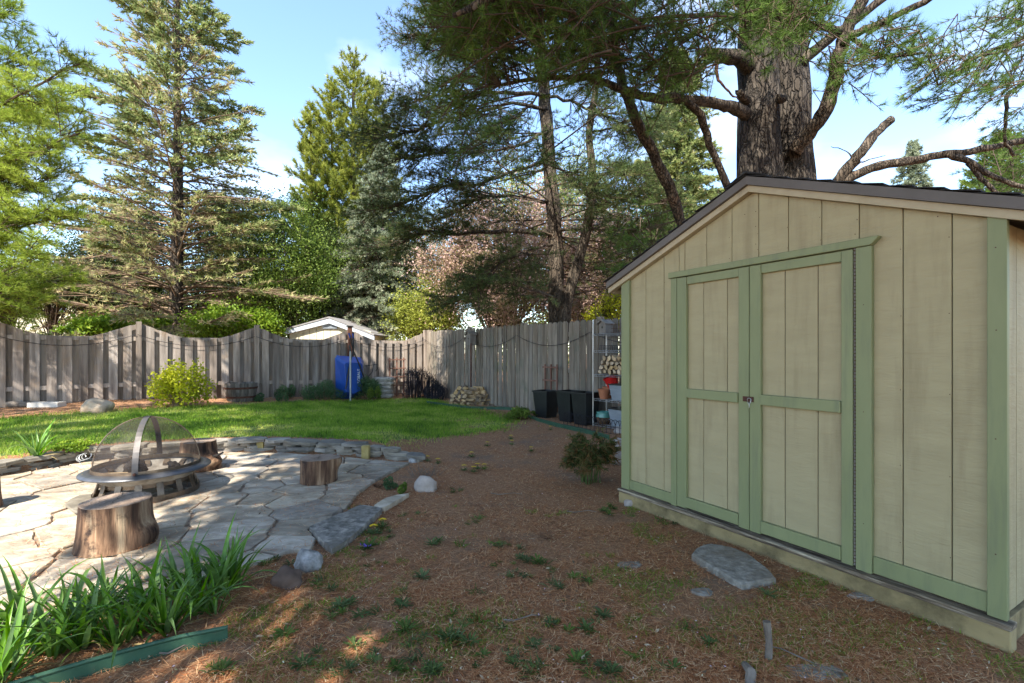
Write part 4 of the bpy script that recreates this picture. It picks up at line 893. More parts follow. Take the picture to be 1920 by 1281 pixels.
# flowering crabapple
b0 = tbase(925, 15.5)
leafy(empty('crabapple_tree', b0, label='pink flowering crabapple with spreading bare stems left of the dark pine trunk', cat='tree'), b0, [blob(900, 500, 15.5, 75), blob(985, 460, 15.5, 85), blob(840, 470, 16, 60), blob(960, 570, 15, 60), blob(880, 410, 16, 50)], M_pink, .06, 26000, at(925, 590, 15.5), .12, branches=130, hole=0, up=.1)
b0 = tbase(1110, 15.5)
leafy(empty('crabapple_tree', b0, label='pink blossoming crabapple showing between the forked pine trunk and the shed', cat='tree'), b0, [blob(1110, 500, 15.5, 80, 70), blob(1060, 570, 15, 70, 45), blob(1150, 575, 15, 60, 50), blob(1130, 440, 15.5, 50)], M_pink, .06, 22000, at(1110, 590, 15.5), .12, branches=110, hole=0, up=.1)
specs = [
 ('leafy_tree', 545, 17, [(548, 470, 60, 75), (545, 560, 65, 70), (590, 520, 40, 60)], M_green, .06, 16000, 'rounded mid-green evergreen between the tall spruce and the neighbouring shed', 'tree'),
 ('olive_tree', 465, 17.5, [(470, 440, 60, 60), (440, 520, 80, 60), (500, 560, 60, 60)], M_spruce, .06, 14000, 'olive green evergreen mass just right of the tall spruce trunk', 'tree'),
 ('dark_cedar_tree', 612, 19.5, [(612, 500, 40, 60), (612, 580, 45, 60)], M_darkleaf, .07, 12000, 'dark shaded cedar behind the ridge of the neighbouring shed', 'tree'),
 ('dark_cedar_tree', 215, 18, [(215, 460, 50, 70), (215, 560, 55, 60)], M_darkleaf, .07, 12000, 'dark cedar left of the tall spruce trunk', 'tree'),
 ('dark_cedar_tree', 275, 19, [(275, 440, 45, 60), (275, 540, 50, 70)], M_darkleaf, .07, 12000, 'dark cedar directly behind the left side of the tall spruce', 'tree'),
 ('dark_cedar_tree', 400, 19, [(400, 430, 60, 60), (400, 550, 60, 70)], M_darkleaf, .07, 13000, 'dark cedar behind the right side of the tall spruce trunk', 'tree'),
 ('thin_hedgerow_tree', 98, 14.5, [(98, 540, 42, 30), (60, 560, 30, 26), (140, 545, 28, 26)], M_darkleaf, .05, 3200, 'thin scrubby tree with forked stem in front of the cream house', 'tree'),
 ('thin_hedgerow_tree', 14, 14, [(14, 560, 45, 36), (30, 520, 40, 25)], M_darkleaf, .05, 3000, 'thin scrubby tree at the left edge above the fence', 'tree'),
 ('thin_hedgerow_tree', 165, 16, [(165, 500, 34, 50), (160, 560, 34, 30)], M_darkleaf, .055, 6000, 'narrow dark tree right of the cream house windows', 'tree'),
 ('light_green_tree', 805, 17, [(815, 580, 50, 45), (770, 600, 40, 35), (850, 600, 30, 30)], M_yellowpine, .06, 9000, 'soft light green pine tree behind the fence corner', 'tree'),
 ('leafy_tree', 770, 21, [(770, 460, 60, 60), (790, 540, 60, 60), (850, 520, 50, 60)], M_green, .07, 12000, 'mid-green tree behind the crabapple and left of the dark pine', 'tree'),
 ('leafy_tree', 1200, 19, [(1200, 430, 60, 60), (1190, 530, 60, 60)], M_green, .07, 9000, 'green tree filling the gap left of the shed gable', 'tree'),
 ('leafy_tree', 965, 22, [(965, 400, 70, 70), (930, 520, 60, 70), (1000, 530, 60, 60)], M_yellowpine, .08, 11000, 'sunlit yellow-green tree far behind the crabapple left of the dark pine trunk', 'tree'),
 ('leafy_tree', 1090, 23, [(1090, 360, 60, 80), (1080, 500, 70, 80)], M_spruce, .08, 11000, 'sunlit olive tree far behind the fork of the dark pine', 'tree'),
 ('golden_shrub', 1140, 13.5, [(1150, 572, 26, 20), (1130, 595, 30, 20)], M_gold, .05, 1500, 'yellow-green shrub beside the shed eave above the picket fence', 'shrub'),
 ('maple_shrub', 185, 12.6, [(190, 612, 40, 11), (140, 618, 22, 7)], M_lime, .07, 2600, 'fresh lime green foliage spilling over the fence left of the scalloped peak', 'shrub'),
 ('maple_shrub', 400, 14.6, [(400, 612, 50, 18), (440, 600, 40, 24)], M_lime, .07, 4500, 'fresh lime green foliage behind the fence between the two scalloped peaks', 'shrub'),
 ('maple_shrub', 500, 15.0, [(497, 610, 26, 20)], M_lime, .07, 2000, 'fresh lime green foliage touching the neighbouring shed roof', 'shrub'),
 ('maple_shrub', 292, 14.0, [(290, 610, 30, 12)], M_lime, .07, 1200, 'small lime green foliage tuft by the tall spruce trunk', 'shrub'),
]
for nm, px, Y, bl, fm, sz, n_, lab, ct in specs:
    b0 = tbase(px, Y); leafy(empty(nm, b0, label=lab, cat=ct), b0, [blob(x, y, Y, rx, rz) for x, y, rx, rz in bl], fm, sz, n_, at(px, 590 if ct == 'tree' else 640, Y), .1, branches=70, hole=.0, up=.3)
# the wooded skyline far behind reads as one mass
P_ = []; T = []
for k in range(46):
    Y = rng.uniform(27, 38); x = (rng.uniform(-150, 1500) - CX) / F * Y; hh = rng.uniform(3.2, 6.0); n_ = 1500
    u_ = rng.normal(size=(n_, 3)); u_ /= np.linalg.norm(u_, axis=1, keepdims=True); p = np.array([x, Y, hh * .5]) + u_ * [rng.uniform(1.6, 3), 1.5, hh * .55] * rng.uniform(.5, 1, (n_, 1)) ** .4
    P_.append(p); T.append(np.full(n_, rng.uniform(.2, .8)))
V, Fc, T_ = leaves(np.concatenate(P_), .2, np.concatenate(T), .3); tag(link('far_woodland', npmesh('far_woodland', V, Fc, T_), M_green), 'distant belt of mixed green woodland filling the horizon behind the gardens', 'woodland', kind='stuff')

# --- shade trees behind and left of the camera: unseen crowns shaped to throw the dappled shade
rng = np.random.default_rng(71); random.seed(71)
M_shadeleaf = fol('shade_brightening_leaves', [(.18, .24, .04), (.34, .4, .09), (.5, .5, .16)], .5)  # leaf colour kept pale to bounce warm light into the shade
def shade_tree(base, blobs, n_, size, lab, br=60):
    leafy(empty('shade_tree', base, label=lab, cat='tree'), base, blobs, M_shadeleaf, size, n_, Vector(base) + Vector((0, 0, 5)), .1, branches=br, hole=0, up=.5, fork=3)
shade_tree((2.5, -7.5, 0), [(-.2, -3.2, 7.5, 2.2, 2.1, 1.3), (1.8, -2.4, 7.5, 2.4, 2.2, 1.3), (-2.1, -4.0, 7.4, .5, 1.1, .8), (1.2, -.4, 8.0, 2.6, 1.4, 1.0), (.6, -5.3, 7.0, 2.0, 1.2, 1.0)], 40000, .24, 'broad shade tree standing behind the camera on the right', br=150)
shade_tree((-3.2, -7.5, 0), [(-3.0, -1.5, 7.5, 1.5, 1.6, 1.0), (-3.7, 1.0, 8.0, 2.3, 1.4, .9), (-1.6, 1.2, 8.2, 2.0, 1.6, .9)], 30000, .22, 'tall shade tree behind the camera with a high crown over the patio', br=130)
shade_tree((-10.4, 1.6, 0), [(-5.0, 3.6, 8.6, 2.2, 1.6, .9), (-6.6, 5.0, 8.4, 2.2, 1.4, .9), (-2.6, 4.6, 8.8, 2.2, 1.5, .9), (-1.6, 3.1, 8.6, 2.2, 1.2, .9)], 24000, .22, 'tall shade tree at the far left with a high crown over the lawn', br=110)
shade_tree((-12.5, 3.2, 0), [(-9.0, 1.4, 8.0, 2.0, .5, .3), (-10.4, 3.6, 7.0, 2.0, .7, .9)], 900, .14, 'thin-crowned tree outside the left edge dappling the board fence', br=40)

# ------------------------------------------------------------------ buildings beyond the fence
ns = empty('neighbouring_shed', tbase(620, 15.6), label='cream shed with white trimmed gable and louvred vent beyond the fence', cat='shed')
Y = 15.6; ox, oy = ns.location.x, ns.location.y
lx = lambda px: (px - CX) / F * Y - ox; lz = lambda py: CAMH + (HY - py) / F * Y
for k in range(12):
    x0 = lx(543) + k * (lx(696) - lx(543)) / 12; x1 = lx(543) + (k + 1) * (lx(696) - lx(543)) / 12 - .012
    rf_ = lambda x: lz(602) - abs(x - lx(620)) * (lz(602) - lz(622)) / (lx(620) - lx(543))
    MB().prism([(x0, 0), (x1, 0), (x1, rf_(x1)), (x0, rf_(x0))], 0, .04).build('siding_board', M_cream, ns)
MB().box((lx(543), .045, 0), (lx(696), 3, lz(623))).build('wall', M_cream, ns)
for e_, s_ in ((536, 1), (704, -1)):
    zz = lz(620) if s_ > 0 else lz(630)
    MB().prism([(lx(e_), zz - .14), (lx(620), lz(597) - .17), (lx(620), lz(597)), (lx(e_), zz)], -.14, -.02).build('rake_board', M_whitetrim, ns)
    MB().prism([(lx(e_), zz + .003), (lx(620), lz(597) + .003), (lx(620), lz(597) + .05), (lx(e_), zz + .05)], -.16, 3.2).build('roof', M_roof, ns)
vent = MB().box((lx(606), -.05, lz(617)), (lx(633), -.01, lz(606))).build('vent', M_whitetrim, ns)
for k in range(4): MB().box((lx(608), -.065, lz(616 - k * 2.6)), (lx(631), -.052, lz(614.6 - k * 2.6))).build('louvre', M_tub, vent)
hs = empty('cream_house', tbase(90, 25), label='cream sided house half hidden by trees at the far left', cat='house')
Y = 25; ox = hs.location.x
MB().box((lx(-260), 0, 0), (lx(205), 6, lz(548))).build('wall', M_cream, hs)
for k in range(22): MB().box((lx(-260), -.03, k * .19), (lx(205), -.005, k * .19 + .17)).build('lap_siding', M_cream, hs)
MB().prism([(lx(-270), lz(550)), (lx(215), lz(550)), (lx(150), lz(505)), (lx(-200), lz(505))], -.5, 6.4).build('roof', M_roof, hs)
for x0, x1 in ((20, 36), (42, 60), (112, 126)):
    w_ = MB().box((lx(x0 - 2), -.08, lz(585)), (lx(x1 + 2), -.035, lz(556))).build('window', M_whitetrim, hs); MB().box((lx(x0), -.1, lz(583)), (lx(x1), -.082, lz(558))).build('pane', M_glass, w_)

# ------------------------------------------------------------------ fire pit
random.seed(81); rng = np.random.default_rng(81)
GZ = .03
fp = empty('fire_pit', (-3.41, 4.5, GZ), label='round steel fire pit with domed mesh spark screen on the stone patio', cat='fire pit')
MB().lathe([(.405, .245), (.425, .262), (.5, .238), (.502, .228), (.49, .226), (.42, .248), (.405, .235), (.405, .245)], 64).build('rim', M_rim, fp, smooth=True)
bo = MB().lathe([(.415, .25), (.39, .2), (.33, .15), (.24, .115), (.0, .1), (0, .094), (.25, .108), (.345, .145), (.405, .2), (.425, .248)], 48).build('bowl', M_bowl, fp, smooth=True)
b = MB(); b.lathe([(0, .16), (.1, .158), (.2, .15), (.29, .142), (.32, .13)], 30); b.v = [(x, y, z + .012 * mnoise.noise(Vector((x * 9, y * 9, 3)))) for x, y, z in b.v]; b.build('ash', M_ash, bo)
b = MB()
NS = 15
for k in range(NS):
    a = 2 * math.pi * (k + .35) / NS; c, s_ = math.cos(a), math.sin(a)
    MB().strap([(c * r, s_ * r, z) for r, z in ((.44, .232), (.40, .228), (.365, .2), (.358, .16), (.372, .11), (.39, .06), (.397, .012))], (-s_, c, 0), .052, .006).build('leg_strap', M_steel, fp)
MB().lathe([(.4, .0), (.4, .05), (.406, .05), (.406, 0), (.4, 0)], 56).build('base_ring', M_steel, fp)
MB().lathe([(.345, .12), (.345, .15), (.352, .15), (.352, .12), (.345, .12)], 48).build('inner_ring', M_steel, fp)
sc = MB().lathe([(.41 * math.sin(t), .255 + .455 * math.cos(t)) for t in np.linspace(.02, math.pi / 2, 16)], 56).build('spark_screen', M_screen, fp, smooth=True)
MB().lathe([(.405, .25), (.405, .285), (.413, .285), (.413, .25), (.405, .25)], 56).build('screen_band', M_steel, sc)
da = Vector((.19, -.42, 0)).normalized(); db_ = Vector((-da.y, da.x, 0))
MB().strap([da * (.418 * math.sin(t)) + Vector((0, 0, .255 + .463 * math.cos(t))) for t in np.linspace(-math.pi / 2, math.pi / 2, 30)], db_, .045, .004).build('screen_strap', mat('dome_strap_steel', [(.07, .065, .065), (.15, .14, .135)], rough=.45, metal=.5, bump=.1), sc)
MB().tube([db_ * (.413 * math.sin(t)) + Vector((0, 0, .255 + .458 * math.cos(t))) for t in np.linspace(-math.pi / 2, math.pi / 2, 30)], .005, 6).build('screen_wire', M_steel, sc)
b = MB(); b.tube([da * .428 + Vector((0, 0, .27)), da * .44 + Vector((0, 0, .27))], .012, 8).build('rivet', M_rust, sc)

def split_log(Lg, r, seed):
    rr = random.Random(seed); m = 5; a0 = rr.uniform(.9, 1.5)
    sec = [(r * math.cos(a) * rr.uniform(.9, 1.1), r * math.sin(a) * rr.uniform(.9, 1.1)) for a in np.linspace(-a0 / 1, a0, m)] + [(-r * rr.uniform(.1, .45), rr.uniform(-.02, .02))]
    n = len(sec); v = []
    for x in (-Lg / 2, 0, Lg / 2):
        k = rr.uniform(.9, 1.05); v += [(x, (p[0] - r * .3) * k, p[1] * k) for p in sec]
    f = []; mi = []
    for s_ in range(2):
        for i in range(n): f.append((s_ * n + i, s_ * n + (i + 1) % n, (s_ + 1) * n + (i + 1) % n, (s_ + 1) * n + i)); mi.append(0 if i < m - 1 else 1)
    f += [tuple(range(n - 1, -1, -1)), tuple(range(2 * n, 3 * n))]; mi += [1, 1]
    me = bpy.data.meshes.new('firewood'); me.from_pydata(v, [], f); me.materials.append(M_logside); me.materials.append(M_logend); me.polygons.foreach_set('material_index', mi); me.update(); return me
LOGM = [split_log(.4, .075, s_) for s_ in range(9)]
o = tag(link('firewood', LOGM[3], loc=(-3.62, 4.27, GZ + .205), rot=(.4, .05, .5), scale=(.8, .7, .55)), 'pale half-burnt split log lying inside the fire pit bowl', 'firewood')
o = tag(link('firewood', LOGM[5], loc=(-3.5, 4.2, GZ + .195), rot=(1.2, 0, .1), scale=(.75, .5, .4)), 'flat pale split stick at the front edge of the fire pit bowl', 'firewood')
def rock(name, loc, sx, sy, sz, m, seed, amp=.22, rz=0, fr=1.3, sub=3, **k):
    import bmesh
    bm = bmesh.new(); bmesh.ops.create_icosphere(bm, subdivisions=sub, radius=1)
    for v in bm.verts:
        p = v.co.copy(); d = 1 + amp * mnoise.noise(p * fr + Vector((seed, seed * 2, 0))) + amp * .35 * mnoise.noise(p * fr * 3 + Vector((seed, 0, 5)))
        q = p * d; q.z = max(q.z, -.5); v.co = (q.x * sx, q.y * sy, (q.z + .35) * sz)
    me = bpy.data.meshes.new(name); bm.to_mesh(me); bm.free()
    if sub > 2: me.shade_smooth()
    return tag(link(name, me, m, loc=loc, rot=(0, 0, rz)), **k)
rock('charred_log', (-3.52, 4.5, GZ + .2), .09, .05, .08, M_char, 3, .5, .5, label='black charred chunk leaning behind the dome strap in the fire pit', cat='charred log')
rock('charred_log', (-3.3, 4.68, GZ + .19), .055, .05, .05, M_char, 5, .5, label='black charred chunk alone on the right side of the fire bowl', cat='charred log')

# ------------------------------------------------------------------ stumps
def stump(name, c, r, h, seed, rt=None, flare=.2, knob=None, **k):
    rt = rt or r * .93; n = 56; e = empty(name, (c[0], c[1], GZ), **k); b = MB(); rows = 12
    f_ = lambda a, z: 1 + .05 * mnoise.noise(Vector((math.cos(a) * 1.3, math.sin(a) * 1.3, seed + z * .6))) + .018 * mnoise.noise(Vector((math.cos(a) * 7, math.sin(a) * 7, seed + z)))
    for i in range(rows + 1):
        z = h * i / rows; rr = r + (rt - r) * (i / rows) + r * flare * max(0, 1 - i / rows * 2.2) ** 2 * .5
        for q in range(n):
            a = 2 * math.pi * q / n; g = f_(a, z) * rr
            if knob:
                ka, kz, ks = knob; dz = (z - kz) / .07; dd = math.cos(a - ka)
                if dd > .8: g += ks * ((dd - .8) / .2) * math.exp(-dz * dz)
            b.v.append((math.cos(a) * g, math.sin(a) * g, z))
    for i in range(rows):
        for q in range(n): b.f.append((i * n + q, i * n + (q + 1) % n, (i + 1) * n + (q + 1) % n, (i + 1) * n + q))
    b.build('bark_side', M_stumpside, e, smooth=True)
    t = MB(); top = [b.v[rows * n + q] for q in range(n)]
    rings = [1.0, .97, .8, .55, .3, .08]
    for j, s_ in enumerate(rings): t.v += [(x * s_, y * s_, h + (0 if j == 0 else .004) + .004 * mnoise.noise(Vector((x * s_ * 12, y * s_ * 12, seed)))) for x, y, z in top]
    for j in range(len(rings) - 1):
        for q in range(n): t.f.append((j * n + q, j * n + (q + 1) % n, (j + 1) * n + (q + 1) % n, (j + 1) * n + q))
    t.f.append(tuple((len(rings) - 1) * n + q for q in range(n))); t.build('cut_top', M_stumptop, e)
    a = random.uniform(0, 3); ck = MB()
    for a_ in (a, a + .5):
        d = Vector((math.cos(a_), math.sin(a_), 0)); p = Vector((-d.y, d.x, 0)); m_ = 9
        pl = [d * (rt * (.85 - 1.5 * i / m_)) + p * (.006 * math.sin(i * 2 + seed)) for i in range(m_ + 1)]
        for u, v in zip(pl, pl[1:]): ck.add([u + p * .0022 + Vector((0, 0, h + .009)), u - p * .0022 + Vector((0, 0, h + .009)), v - p * .0022 + Vector((0, 0, h + .009)), v + p * .0022 + Vector((0, 0, h + .009))], [(0, 1, 2, 3)])
    ck.build('drying_crack', M_dark, e); return e
stump('tree_stump', (-2.72, 3.3), .215, .3, 1, flare=.12, knob=(.1, .07, .045), label='largest sawn stump seat, nearest the lilies in front of the fire pit', cat='stump')
stump('tree_stump', (-1.98, 4.92), .18, .235, 7, rt=.178, flare=.04, knob=(.25, .2, .05), label='small dark sawn stump seat standing alone on the right of the patio', cat='stump')
st3 = stump('tree_stump', (-3.56, 5.45), .2, .31, 12, rt=.17, flare=.35, knob=(-.3, .1, .1), label='sawn stump seat behind the fire pit with a broken side branch', cat='stump')
MB().tube([(.17, -.06, .14), (.26, -.09, .16), (.34, -.1, .2)], [.02, .016, .01], 7).build('branch_stub', M_char, st3)
stump('tree_stump', (-4.53, 4.0), .19, .31, 20, flare=.1, label='pale stump seat cut off by the left edge of the photo', cat='stump')
sp_ = [gp(*p)[:2] for p in [(121, 958), (132, 948), (150, 940), (172, 938), (170, 962), (150, 974), (138, 972)]]
o = flag([tuple(p) for p in sp_], .062, M_wallstone, None, th=.02, name='slate_piece'); tag(o, 'thin grey slate piece lying half under the front stump', 'slate')
g0 = gp(152, 893); b = MB()
for k in range(3): b.tube([(g0.x + .05 * math.cos(t) + .03 * k, g0.y + .02 * math.sin(t), .2 + .035 * math.sin(t) + .01 * k) for t in np.linspace(.2 + k, 5 + k, 12)], .0035, 5)
b.tube([(g0.x - .05, g0.y, .2), (g0.x + .02, g0.y, .1), (g0.x + .05, g0.y, .03)], .0035, 5)
tag(b.build('wire_coil', M_wire), 'loose loops of pale wire beside the left end of the fire pit', 'wire')

# ------------------------------------------------------------------ rocks
g = gp(172, 775); rock('boulder', g + Vector((0, .15, .0)), .235, .2, .2, M_boulder, 4, .3, rz=.4, label='rounded tan boulder in front of the board fence at left', cat='boulder')
g = gp(575, 1070); rock('rock', g + Vector((0, .03, 0)), .085, .075, .09, M_greyrock, 9, .3, label='speckled blue-grey rock at the corner of the patio', cat='rock')
g = gp(536, 1103); rock('rock', g + Vector((0, .03, 0)), .082, .065, .075, M_brownrock, 2, .4, label='dark purplish brown rock in front of the grey rock', cat='rock')
g = gp(797, 922); rock('rock', g + Vector((0, .05, 0)), .11, .08, .1, M_paleRock, 6, .25, label='pale pinkish rock at the right end of the patio', cat='rock')
g = gp(774, 868); rock('rock', g, .05, .04, .045, M_greyrock, 16, .2, label='small smooth grey stone at the end of the low wall', cat='rock')
for x, y, s_, lab in ((1163, 812, .1, 'pale rock touching the wire border by the shed corner, furthest of the row'), (1160, 838, .11, 'pale rock between its neighbours behind the bronze-leaved bush'), (1157, 868, .13, 'largest pale rock beside the bush at the shed corner'), (1183, 948, .06, 'pinkish stone against the left end of the shed sill'), (1213, 955, .055, 'brown stone beside the pinkish stone under the shed sill'), (1240, 965, .045, 'small grey stone under the left door trim of the shed')):
    g = gp(x, y); rock('rock', g, s_, s_ * .8, s_ * .8, M_paleRock if 'brown' not in lab else M_brownrock, x * .1, .3, label=lab, cat='rock', group='rocks around the shed')
pl = [gp(*p)[:2] for p in [(1294, 1050), (1303, 1038), (1328, 1029), (1366, 1034), (1405, 1048), (1440, 1075), (1458, 1096), (1430, 1102), (1392, 1108), (1340, 1080)]]
cx = sum(p[0] for p in pl) / 10; cy = sum(p[1] for p in pl) / 10
o = MB().slab(rough_poly([(p[0] - cx, p[1] - cy) for p in pl], 0, .04, .008, 5), -.03, .042, .01, ztop=lambda p: .012 * p[1]).build('stepping_stone', mat('stepping_stone_grey', [(.15, .135, .11), (.24, .22, .185), (.38, .35, .3)], scale=22, detail=10, rough=.95, bump=.6, bscale=30, spec=.1, cmix=((.2, .165, .125), 5, .48, .7))); o.location = (cx, cy, 0); tag(o, 'flat angular grey stepping stone lying in front of the shed doors', 'stepping stone')
for i, (x, y, sx, sy) in enumerate(((1180, 1060, .09, .05), (1318, 1112, .07, .05), (1530, 1262, .14, .06), (1630, 1118, .12, .04))):
    g = gp(x, y); pl = [(sx * math.cos(a) * random.uniform(.8, 1.1), sy * math.sin(a) * random.uniform(.8, 1.1)) for a in np.linspace(0, 6.28, 11)[:-1]]
    o = MB().slab(pl, -.03, .012, .008).build('sunken_stone', _mc['stepping_stone_grey']); o.location = g; tag(o, ('flat grey stone mostly sunk in pine straw left of the stepping stone', 'small sunken grey stone just left of the tip of the stepping stone', 'sunken grey stone at the bottom edge below the wooden stake', 'narrow sunken stone along the foot of the shed beam')[i], 'sunken stone')
g = gp(1440, 1238); tag(MB().tube([(g.x, g.y, -.02), (g.x + .004, g.y, .08), (g.x - .002, g.y + .01, .165)], [.016, .014, .0155], 9, True, .3).build('wooden_stake', M_stick), 'short grey stub of dead stem sticking up from the ground', 'stake')
g = gp(1408, 1272); tag(MB().tube([(g.x - .03, g.y - .05, .0), (g.x, g.y, .03), (g.x + .01, g.y + .07, .01)], [.02, .022, .014], 9, True, .4).build('surface_root', M_stick), 'knobbly grey root surfacing at the bottom edge of the photo', 'root')
g = gp(10, 764); tag(MB().tube([(g.x - .8, g.y + .1, g.z + .05), (g.x, g.y, g.z + .06), (g.x + .42, g.y + .05, g.z + .05)], [.06, .06, .05], 10, True, .2).build('dead_log', M_stick), 'bleached log lying along the foot of the board fence at the left edge', 'log')
g = gp(88, 763); o = MB().box((-.27, -.1, 0), (.27, .1, .09)).build('paving_slab', M_paverwhite); o.location = g; o.rotation_euler = (0, 0, .08); tag(o, 'white rectangular paving slab between the log and the boulder', 'paving slab')
for ti, (x, y, a, l_) in enumerate(((980, 1165, .3, .2), (1090, 965, .1, .25), (330, 1225, .7, .12), (1500, 1240, 2.4, .3), (950, 930, .05, .3))):
    g = gp(x, y); tag(MB().tube([(g.x + t * l_ * math.cos(a), g.y + t * l_ * math.sin(a), .018 + .008 * math.sin(t * 9)) for t in np.linspace(-.5, .5, 5)], [.004, .004, .0035, .003, .002], 5).build('fallen_twig', M_stick), ('thin grey twig lying among the weeds in the middle of the bare ground', 'thin twig lying left of the shed door sill', 'short pale twig lying in front of the green edging', 'thin twig in the grass beside the wooden stake', 'thin twig lying beyond the weeds near the yellow dandelions')[ti], 'twig', 'fallen twigs')
for x, y, lab in ((1187, 1013, 'open dark pine cone on the bare ground left of the shed doors'), (710, 916, 'dark pine cone on the patio edge by the pale rock')):
    g = gp(x if x != 1187 else 1024, y); e = MB()
    for k in range(60):
        a = k * 2.4; z_ = -.045 + .09 * k / 60; r_ = .022 * math.sin(math.pi * (k + 6) / 72); c = Vector((z_, r_ * math.cos(a), r_ * math.sin(a) + .02)); d = Vector((.004, math.cos(a), math.sin(a))) * .009; t_ = Vector((0, -math.sin(a), math.cos(a))) * .006
        e.add([c - t_ - d, c + t_ - d, c + d + t_ * .6, c + d - t_ * .6], [(0, 1, 2, 3)])
    o = e.build('pine_cone', M_char); o.location = g + Vector((0, 0, .01)); tag(o, lab, 'pine cone')

# ------------------------------------------------------------------ green edging strips
def edging(name, pts, h, lab, bury=.02):
    e = empty(name, pts[0], label=lab, cat='garden edging'); MB().strap([Vector(p) + Vector((0, 0, h / 2 - bury)) for p in pts], (0, 0, 1), h + bury, .006).build('strip', M_edging, e, world=True)
    MB().tube([Vector(p) + Vector((0, 0, h)) for p in pts], .009, 8).build('rounded_lip', M_edging, e, world=True)
edging('garden_edging', [gp(*p) for p in [(-60, 1340), (70, 1298), (160, 1270), (250, 1244), (340, 1220), (427, 1202)]], .065, 'green plastic edging strip in front of the foreground lilies')
edging('garden_edging', [gp(*p) for p in [(800, 757), (840, 763), (880, 768), (930, 768), (955, 769), (985, 780), (1012, 792), (1055, 803), (1100, 813), (1142, 824)]], .06, 'dark green edging curving along the picket fence bed to the shed')

# ------------------------------------------------------------------ daylilies: every leaf its own object
def lily_leaf(seed):
    rr = random.Random(seed); Lg = 1.0; n = 8; a = rr.uniform(.05, .45); bend = rr.choice((rr.uniform(.3, .9), rr.uniform(1.0, 2.4))); b = MB(); p = Vector((0, 0, 0)); tw = rr.uniform(-.3, .3)
    for i in range(n + 1):
        t = i / n; w = .031 * (math.sin(math.pi * min(1, t * .62 + .3)) ** .8) * (1 - t ** 4) + .0006; th = a + bend * t ** 1.8; side = Vector((math.sin(tw * t) * math.cos(th), math.cos(tw * t), 0)); nn = Vector((math.cos(th), 0, -math.sin(th)))
        b.v += [tuple(p - side * w + nn * w * -.55), tuple(p), tuple(p + side * w + nn * w * -.55)]
        p = p + Vector((math.sin(th), 0, math.cos(th))) * Lg / n
    for i in range(n): b.f += [(i * 3, i * 3 + 1, i * 3 + 4, i * 3 + 3), (i * 3 + 1, i * 3 + 2, i * 3 + 5, i * 3 + 4)]
    me = b.mesh('leaf', True); me.materials.append(M_lily); return me
LEAF = [lily_leaf(s_) for s_ in range(14)]
LEAFY = []
for me_ in LEAF[:5]:
    c_ = me_.copy(); c_.materials.clear(); c_.materials.append(mat('withered_lily_leaf', [(.32, .22, .08), (.5, .4, .18)], scale=5, rough=.8, bump=.1, trans=.2)); LEAFY.append(c_)
def lily(c, n, Lr, lab, group, up=1.0):
    e = empty('daylily', c, label=lab, cat='daylily', group=group)
    for k in range(n):
        a = random.uniform(0, 6.283); r_ = random.uniform(0, .05); l_ = random.uniform(*Lr) * (1 if k % 4 else .6)
        dead = k % 9 == 5
        if dead: l_ *= .6
        link('leaf', random.choice(LEAFY if dead else LEAF), parent=e, loc=(r_ * math.cos(a), r_ * math.sin(a), -.01), rot=(random.uniform(-.1, .1), random.uniform(-.1, .6) + (.8 if dead else 0), a + random.uniform(-.4, .4)), scale=(l_, l_ * random.uniform(.8, 1.2), l_))
random.seed(91)
LLAB = ['daylily clump third from the left end of the green edging', 'full daylily clump right behind the middle of the green edging', 'low daylily clump left of the fullest one by the edging', 'daylily clump behind the right end of the green edging', 'small short daylily tuft just beyond the right tip of the edging', 'tall daylily clump second from the right in the foreground bed', 'rightmost tall daylily clump beside the patio stones', 'daylily clump second from the left along the edging', 'daylily clump in the bottom left corner beside the edging', 'daylily clump in the middle of the bed in front of the large stump', 'daylily clump directly in front of the left half of the large stump', 'daylily clump left of the foot of the large stump', 'daylily clump nearest the right foot of the large stump', 'daylily clump behind the two leftmost edging clumps', 'daylily clump cut off by the left edge of the photo', 'small daylily clump squeezed into the centre of the bed', 'lowest daylily clump in the bottom left corner, half cut off', 'short daylily clump touching the patio left of the rightmost tall one']
for i, (x, y, s_, n_) in enumerate([(153, 1213, 1, 17), (310, 1187, .95, 20), (220, 1207, .85, 15), (367, 1150, .9, 15), (405, 1150, .6, 8), (413, 1112, 1.05, 18), (435, 1098, .95, 15), (100, 1227, 1, 16), (22, 1256, .9, 15), (283, 1150, 1, 17), (200, 1150, .95, 15), (133, 1168, .95, 15), (340, 1120, .95, 15), (50, 1195, 1.0, 15), (-30, 1215, 1, 13), (255, 1185, .9, 13), (-10, 1290, .9, 13), (375, 1098, .85, 12)]):
    lily(gp(x, y), int(n_ * 1.9), (.26 * s_, .45 * s_), LLAB[i], 'daylilies massed in the foreground bed')
lily(gp(68, 858), 30, (.35, .55), 'lone daylily clump on the lawn behind the low stone wall at left', None)

